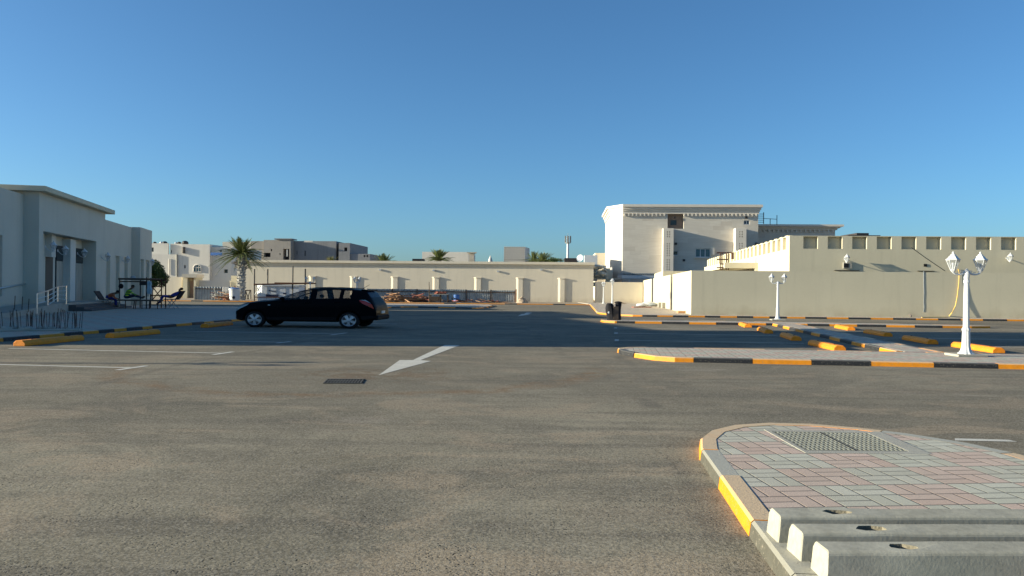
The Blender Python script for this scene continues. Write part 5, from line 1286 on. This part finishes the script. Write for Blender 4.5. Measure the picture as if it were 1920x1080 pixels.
p = G(1281, 587.5, .103); o = build('small_crate', MB().box((p.x-.35, p.y, .103), (p.x+.3, p.y+.5, .26)), TIMBER, bevel=.01); tag(o, 'small tan box lying at the corner of the boundary wall', 'box')
p = AT(1703, 592, 49.0); o = build('stone', MB().ell((p.x, 48.75, .19), (.1, .1, .12), 7, 5, jit=.2), BARK); tag(o, 'small dark stone lying at the foot of the boundary wall', 'stone')

# ================================================================ BLACK SACKS ON THE FAR ISLAND TIP
p = G(1150, 600.5, .103); Y = p.y+.25
def wrapm(loc, rx, ry, h, seed, lean=0.0, flare=1.1):
    m = MB(); rng = random.Random(seed); N, K = 18, 12; vs, fs = [], []
    ph = [rng.uniform(0, 6.28) for _ in range(4)]
    for j in range(K+1):
        f = j/K; sc_ = (1.0 - .25*f + .12*math.sin(f*6+ph[0])) if f < .93 else .5
        for i in range(N):
            a = 2*math.pi*i/N; k = 1 + .10*math.sin(3*a+ph[1]+f*3) + .07*math.sin(7*a+ph[2]) + rng.uniform(-.04, .04); vs.append((loc[0]+lean*f+rx*sc_*k*math.cos(a), loc[1]+ry*sc_*k*math.sin(a), loc[2]+h*f))
    for j in range(K):
        for i in range(N): a, b = j*N+i, j*N+(i+1) % N; fs.append((a, b, b+N, a+N))
    fs += [tuple(range(N-1, -1, -1)), tuple(range(K*N, (K+1)*N))]; return m.add(vs, fs)
a = AT(1146, 600, Y); t = thing('black_sack', (a.x, Y, .103), 'tall slumped black sack with a curled handle at the island tip', 'sack', 'black sacks at the island tip')
build('bag', wrapm((a.x+.02, Y, .105), .24, .22, .86, 5, -.12), BLACKFAB, t, smooth=True)
hk = [AT(1147, 574, Y), AT(1145, 570.8, Y), AT(1141.5, 570.0, Y), AT(1138.5, 571.5, Y), AT(1138, 574.0, Y)]; build('handle', MB().tube(hk, .04, 6), BLACKFAB, t, smooth=True)
build('tape_mark', MB().ell(tuple(AT(1141.5, 586, Y-.27)), (.05, .02, .06), 8, 5), WHITEPL, t)
a = AT(1157, 600, Y); t = thing('black_sack', (a.x, Y+.1, .103), 'square topped black sack with brown panel standing right of the curled one', 'sack', 'black sacks at the island tip')
build('bag', wrapm((a.x, Y+.1, .105), .19, .20, .90, 8, .07), BLACKFAB, t, smooth=True)
q = AT(1154, 590, Y-.2); build('side_panel', MB().box((q.x-.12, Y-.21, .12), (q.x+.16, Y-.15, .80)), DARKWOOD, t, bevel=.01)
build('top_flap', MB().ell((a.x+.07, Y+.1, 1.0), (.20, .19, .07), 12, 6, jit=.06), BLACKFAB, t, smooth=True)
# ================================================================ REBAR STARTERS, LEFT
t = thing('rebar_starters', (-14.9, 25.4, .1), 'row of rusty reinforcement bars sticking up from a rough footing at far left', 'rebar')
rng = random.Random(12); A_, B_ = G(2, 621, .1), G(152, 619.5, .1)
m = MB(); m.obox(A_.lerp(B_, -.1), B_, .7, .1, .17); build('footing', m, CONC, t, bevel=.02)
for i in range(14):
    p = A_.lerp(B_, rng.random()); m = MB(); s = rng.uniform(.05, .14); m.ell((p.x, p.y+rng.uniform(-.3, .3), .18), (s*1.3, s, s*.7), 7, 5, jit=.2); build('lump', m, CONC, t)
for i in range(46):
    f = rng.random() if i > 16 else i/16; base = A_.lerp(B_, f) + Vector((0, rng.uniform(-.28, .35), 0)); h = rng.uniform(.52, .74); top = base + Vector((rng.uniform(-.08, .08), rng.uniform(-.06, .06), h))
    build('rebar', MB().tube([base, base.lerp(top, .5)+Vector((rng.uniform(-.008, .008), 0, 0)), top], .0085, 5), RUST, t)
for (px, y0, y1) in ((27, 566, 554.5), (41, 565, 556), (53, 566, 560)):
    o = build('steel_stake', MB().tube([AT(px, 585, 37), AT(px+1.5, y1, 37)], .016, 5), RUST); tag(o, {27: 'thin leaning stake farthest left against the shaded wall', 41: 'thin upright stake between two others near the portico', 53: 'shortest thin stake beside the portico corner'}[px], 'stake')
# ================================================================ STAINLESS HANDRAIL BY THE STEPS
t = thing('handrail', tuple(G(90, 581.6, .1)), 'stainless steel handrail with four posts beside the entrance steps', 'handrail')
tops = []
for (px, yt, yb_, Y) in ((69, 550, 588, 38.6), (89.4, 544.6, 581.6, 40.4), (107.6, 537.6, 566, 42.4), (123.8, 535.6, 570.6, 44.2)):
    a = AT(px, yt, Y); b = AT(px, yb_, Y); build('post', MB().tube([a, (a.x, a.y, max(.1, b.z))], .05, 8), STEEL, t, smooth=True); tops.append((a, Vector((a.x, a.y, max(.1, b.z)))))
for k, f in enumerate((0, .26, .5, .74)):
    pts = [a.lerp(b, f) + Vector((0, 0, -.02)) for a, b in tops]
    if k == 0: pts = [pts[0]+Vector((0, 0, -.3))] + [pts[0]] + pts[1:]
    build('rail', MB().tube(pts, .035 if k == 0 else .02, 6), STEEL, t, smooth=True)

# ================================================================ SCAFFOLD WITH RESTING WORKERS
YS = 52.0
t = thing('platform_scaffold', (AT(260, 577, YS).x, YS, .103), 'dark low tube scaffold with a plank deck above the resting workers', 'scaffold')
for px, Y, y0 in ((224.5, YS, 521), (263.5, YS+1.6, 522), (275, YS, 520), (282.8, YS+1.6, 521), (303, YS+1.4, 523), (310.8, YS, 520.5)):
    q = AT(px, y0, Y); build('post', MB().tube([(q.x, Y, .103), (q.x, Y, q.z)], .04, 6), RUST if px > 290 else DARKMETAL, t)
a, b = AT(223, 521.2, YS), AT(283.5, 522, YS); m = MB(); m.box((a.x, YS-.1, a.z-.12), (b.x, YS+1.7, a.z)); build('deck', m, DARKWOOD, t)
for (x0, y0, x1, y1) in ((224, 528, 275, 528), (282, 524.5, 311, 525.5), (282, 554, 311, 554), (282, 537, 304, 537)): build('tube', MB().tube([AT(x0, y0, YS+.1), AT(x1, y1, YS+.1)], .04, 5), RUST, t)
for (x0, y0, x1, y1) in ((287, 539, 303, 560), (303, 541, 286, 562), (300, 526, 309, 535)): build('brace', MB().tube([AT(x0, y0, YS+.7), AT(x1, y1, YS+.7)], .035, 5), RUST, t)
o = build('hanging_board', MB().box(tuple(AT(261.5, 528.2, YS-.05)), tuple(AT(273, 534.8, YS-.05)+Vector((0, .05, 0)))), DARKMETAL); tag(o, 'dark rectangular board hanging under the scaffold deck', 'board')
a = AT(280, 551, YS-.1); o = build('plastic_sheet', MB().lathe([(.16, 0), (.20, .25), (.14, .5), (.17, .7), (.12, .85)], c=(a.x, a.y, a.z), n=9, flute=.3), simple('pale_blue_plastic', (.30, .42, .50), .35, .2, 4, 20)); tag(o, 'pale blue plastic sheet hung on the scaffold post', 'plastic sheet')
a = AT(227, 536.5, YS-.15); o = build('black_bag', MB().ell(tuple(a), (.16, .14, .17), 10, 8, jit=.08).tube([a, (a.x, a.y, AT(227, 522, YS-.15).z)], .012, 5), BLACKFAB, smooth=True); tag(o, 'round black bag hanging from the left end of the scaffold deck', 'bag')
o = build('helmet', MB().lathe([(.22, 0), (.17, .02), (.16, .08), (.1, .15), (.02, .17)], c=(AT(244, 520, YS).x, YS+.4, AT(250, 521.2, YS).z+.002), n=12), GALV, smooth=True); tag(o, 'small grey helmet lying on the scaffold deck', 'helmet')
# bench of boards
a, b = AT(222, 561.5, YS-.5), AT(298, 562.5, YS-.5)
t = thing('board_bench', (a.x, YS-.5, .103), 'long low bench of dark boards under the resting workers', 'bench')
build('board', MB().box((a.x, YS-.75, a.z-.09), (b.x, YS+.2, a.z)), DARKWOOD, t, bevel=.01)
for px in (224.5, 236, 251, 254.5, 267, 281, 296):
    q = AT(px, 565, YS-.6); build('leg', MB().tube([(q.x, YS-.65, .103), (q.x+random.uniform(-.05, .05), YS-.6, a.z-.09)], .03, 5), CONC if px < 230 else RUST, t)
BZ = a.z
# chairs
def chair(px, faceleft, label, seatz, Y, mat=BLACKFAB):
    c = AT(px, 560, Y); s = -1 if faceleft else 1; t = thing('camp_chair', (c.x, Y, .103), label, 'chair')
    build('seat', MB().box((c.x-.42, Y-.33, seatz-.05), (c.x+.42, Y+.33, seatz)), mat, t, bevel=.02)
    m = MB(); m.add([(c.x-s*.36, Y-.33, seatz+.003), (c.x-s*.36, Y+.33, seatz+.003), (c.x-s*.72, Y+.33, seatz+.55), (c.x-s*.72, Y-.33, seatz+.55), (c.x-s*.44, Y-.33, seatz+.003), (c.x-s*.44, Y+.33, seatz+.003), (c.x-s*.80, Y+.33, seatz+.55), (c.x-s*.80, Y-.33, seatz+.55)],
        [(0,1,2,3),(4,7,6,5),(0,4,5,1),(1,5,6,2),(2,6,7,3),(3,7,4,0)]); build('backrest', m, mat, t, solid=True)
    for dx in (-.36, .36):
        for dy in (-.28, .28): build('leg', MB().tube([(c.x+dx, Y+dy, .103), (c.x-dx*.5, Y+dy, seatz-.05)], .025, 5), GALV, t)
    return t
S3 = AT(321, 560.5, YS).z; chair(322, True, 'black folding chair holding the worker in blue coveralls', S3, YS)
S1 = AT(201, 561, YS-.3).z; chair(202, False, 'brown mesh chair holding the worker in orange', S1, YS-.3, simple('brown_mesh', (.09, .06, .05), .9, .3, 8, 60))
# ---- people
def skin_mesh(name, nodes, edges, mat, parent, sub=2):
    names = list(nodes); me = bpy.data.meshes.new(name); po = ORG[parent.name]
    me.from_pydata([tuple(Vector(nodes[k][0])-po) for k in names], [(names.index(a), names.index(b)) for a, b in edges], [])
    o = bpy.data.objects.new(name, me); COL.objects.link(o); o.parent = parent; ORG[o.name] = po
    md = o.modifiers.new('skin', 'SKIN'); md.use_smooth_shade = True
    for i, k in enumerate(names): r = nodes[k][1]; me.skin_vertices[0].data[i].radius = (r, r) if not isinstance(r, tuple) else r; me.skin_vertices[0].data[i].use_root = (i == 0)
    o.modifiers.new('sub', 'SUBSURF').levels = sub; o.modifiers['sub'].render_levels = sub
    bpy.context.view_layer.update(); evaluated(o); o.data.materials.clear(); o.data.materials.append(mat)
    for p in o.data.polygons: p.use_smooth = True
    return o
def person(loc, J, label, shirt, trousers, shoes, cap=None):
    """J: joint name -> world position"""
    t = thing('person', loc, label, 'person'); J = {k: Vector(v) for k, v in J.items()}; n, e = {}, []
    J['neck'] = J['head'].lerp(J['neck'], .78); face = J['face'].normalized(); up = (J['head']-J['neck']).normalized(); hd = J['head']; sd_ = face.cross(up).normalized()
    n['pelvis'] = (J['hip'], .13); n['belly'] = (J['hip'].lerp(J['neck'], .4), .125); n['chest'] = (J['hip'].lerp(J['neck'], .78), .135); n['neck'] = (J['neck'], .065)
    n['jaw'] = (hd - up*.06 + face*.03, (.085, .072)); n['skull'] = (hd + up*.02, (.108, .095)); n['crown'] = (hd + up*.09, .07); e += [('pelvis','belly'),('belly','chest'),('chest','neck'),('neck','jaw'),('jaw','skull'),('skull','crown')]
    n['nose'] = (hd + face*.135 - up*.01, .016); e.append(('skull', 'nose'))
    for s, q in ((-1, 'l'), (1, 'r')):
        n['ear'+q] = (hd + sd_*s*.115 - up*.005, .02); e.append(('skull', 'ear'+q))
        sh, el, wr = J['sh'+q], J['el'+q], J['wr'+q]; n['sh'+q] = (sh, .062); n['el'+q] = (el, .042); n['wr'+q] = (wr, .027); d = (wr-el).normalized(); sd2 = d.orthogonal().normalized(); n['palm'+q] = (wr + d*.06, (.038, .02))
        e += [('chest', 'sh'+q), ('sh'+q, 'el'+q), ('el'+q, 'wr'+q), ('wr'+q, 'palm'+q)]
        cu = Vector((0, 0, -1)) 
        for f in range(5):
            off = sd2*(f-1.5)*.018 if f < 4 else sd2*-.05; L = (.075, .085, .08, .062, .05)[f]; a = wr + d*(.085 if f < 4 else .035) + off; b = a + d*L*.55 + (cu*.012 if f < 4 else sd2*-.012); c = b + d*L*.4 + cu*.03
            n['f%s%d' % (q, f)] = (a, .010); n['g%s%d' % (q, f)] = (b, .009); n['h%s%d' % (q, f)] = (c, .008); e += [('palm'+q, 'f%s%d' % (q, f)), ('f%s%d' % (q, f), 'g%s%d' % (q, f)), ('g%s%d' % (q, f), 'h%s%d' % (q, f))]
        hp, kn, an, to = J['hip']+sd_*s*.09, J['kn'+q], J['an'+q], J['to'+q]; n['hp'+q] = (hp, .10); n['kn'+q] = (kn, .062); n['an'+q] = (an, .042); n['to'+q] = (to, .035); e += [('pelvis','hp'+q),('hp'+q,'kn'+q),('kn'+q,'an'+q),('an'+q,'to'+q)]
    skin_mesh('body', n, e, SKIN, t)
    k = 1.22; pick = lambda ks: {x: (n[x][0], n[x][1]*k if not isinstance(n[x][1], tuple) else n[x][1]) for x in ks}
    c = pick(['chest', 'belly', 'pelvis', 'shl', 'ell', 'shr', 'elr']); c['wl'] = (n['ell'][0].lerp(n['wrl'][0], .8), .036); c['wr_'] = (n['elr'][0].lerp(n['wrr'][0], .8), .036)
    skin_mesh('shirt', c, [('chest','belly'),('belly','pelvis'),('chest','shl'),('shl','ell'),('ell','wl'),('chest','shr'),('shr','elr'),('elr','wr_')], shirt, t)
    c = pick(['pelvis', 'hpl', 'knl', 'anl', 'hpr', 'knr', 'anr']); c['waist'] = (J['hip'].lerp(J['neck'], .2), .145); skin_mesh('trousers', c, [('pelvis','waist'),('pelvis','hpl'),('hpl','knl'),('knl','anl'),('pelvis','hpr'),('hpr','knr'),('knr','anr')], trousers, t)
    for q in 'lr': build('shoe', MB().tube([J['an'+q]-(J['to'+q]-J['an'+q])*.3, J['an'+q], J['to'+q], J['to'+q]+(J['to'+q]-J['an'+q])*.15], [.05, .06, .055, .03], 8), shoes, t, smooth=True)
    m = MB(); m.ell(tuple(hd + up*.06 - face*.045), (.118, .115, .095), 12, 9); build('hair' if cap is None else 'cap', m, HAIR if cap is None else cap, t, smooth=True)
    return t
def jj(d, Y):                                              # joints measured in the picture plane at depth Y, with a sideways offset
    return {k: (AT(v[0], v[1], Y + (v[2] if len(v) > 2 else 0))) for k, v in d.items()}
Y3 = YS-.05
J = jj({'hip': (321, 556.5), 'neck': (336, 547.8), 'head': (338.3, 543.3), 'shl': (334.5, 549.5, -.2), 'shr': (335, 549.5, .2), 'ell': (327, 554.5, -.3), 'elr': (327, 554.5, .3), 'wrl': (318, 554.0, -.2), 'wrr': (318, 554, .2),
        'knl': (305.5, 554.5, -.13), 'knr': (306.5, 555, .14), 'anl': (297.5, 567.5, -.13), 'anr': (300, 566.5, .16), 'tol': (294, 570, -.13), 'tor': (296, 569, .16)}, Y3); J['face'] = Vector((-1, -.15, -.15))
person((AT(321, 577, Y3).x, Y3, .103), J, 'worker in blue coveralls reclining in a black chair, facing left', BLUECLOTH, BLUECLOTH, NAVY)
Y2 = YS-.35
J = jj({'hip': (236, 557.0), 'neck': (244.0, 542.5), 'head': (249, 538.0), 'shl': (243, 545, -.22), 'shr': (242.5, 545, .22), 'ell': (250, 551, -.27), 'elr': (250, 551, .27), 'wrl': (258, 553.5, -.15), 'wrr': (258, 553.5, .15),
        'knl': (252, 554.5, -.12), 'knr': (251, 553.5, .14), 'anl': (266, 558.5, -.12), 'anr': (268, 558.5, .14), 'tol': (269.5, 556, -.12), 'tor': (271.5, 556, .14)}, Y2); J['face'] = Vector((1, -.2, -.35))
person((AT(238, 562, Y2).x, Y2, BZ), J, 'worker in a yellow green striped safety vest sitting on the bench', HIVIS, NAVY, DARKWOOD)
Y1 = YS-.35
J = jj({'hip': (202, 557.0), 'neck': (215.0, 549.8), 'head': (220.3, 548.0), 'shl': (212, 551.5, -.22), 'shr': (212, 551, .22), 'ell': (215, 559, -.3), 'elr': (215.5, 558, .3), 'wrl': (222, 560.5, -.15), 'wrr': (222, 560, .15),
        'knl': (217.5, 561.5, -.13), 'knr': (216, 562, .14), 'anl': (218, 573.5, -.13), 'anr': (216.5, 573, .14), 'tol': (222, 575.5, -.13), 'tor': (221, 575, .14)}, Y1); J['face'] = Vector((.8, -.2, -.6))
person((AT(202, 577, Y1).x, Y1, .103), J, 'worker in an orange shirt and blue trousers slumped forward in a brown chair', ORANGECL, BLUECLOTH, DARKWOOD)
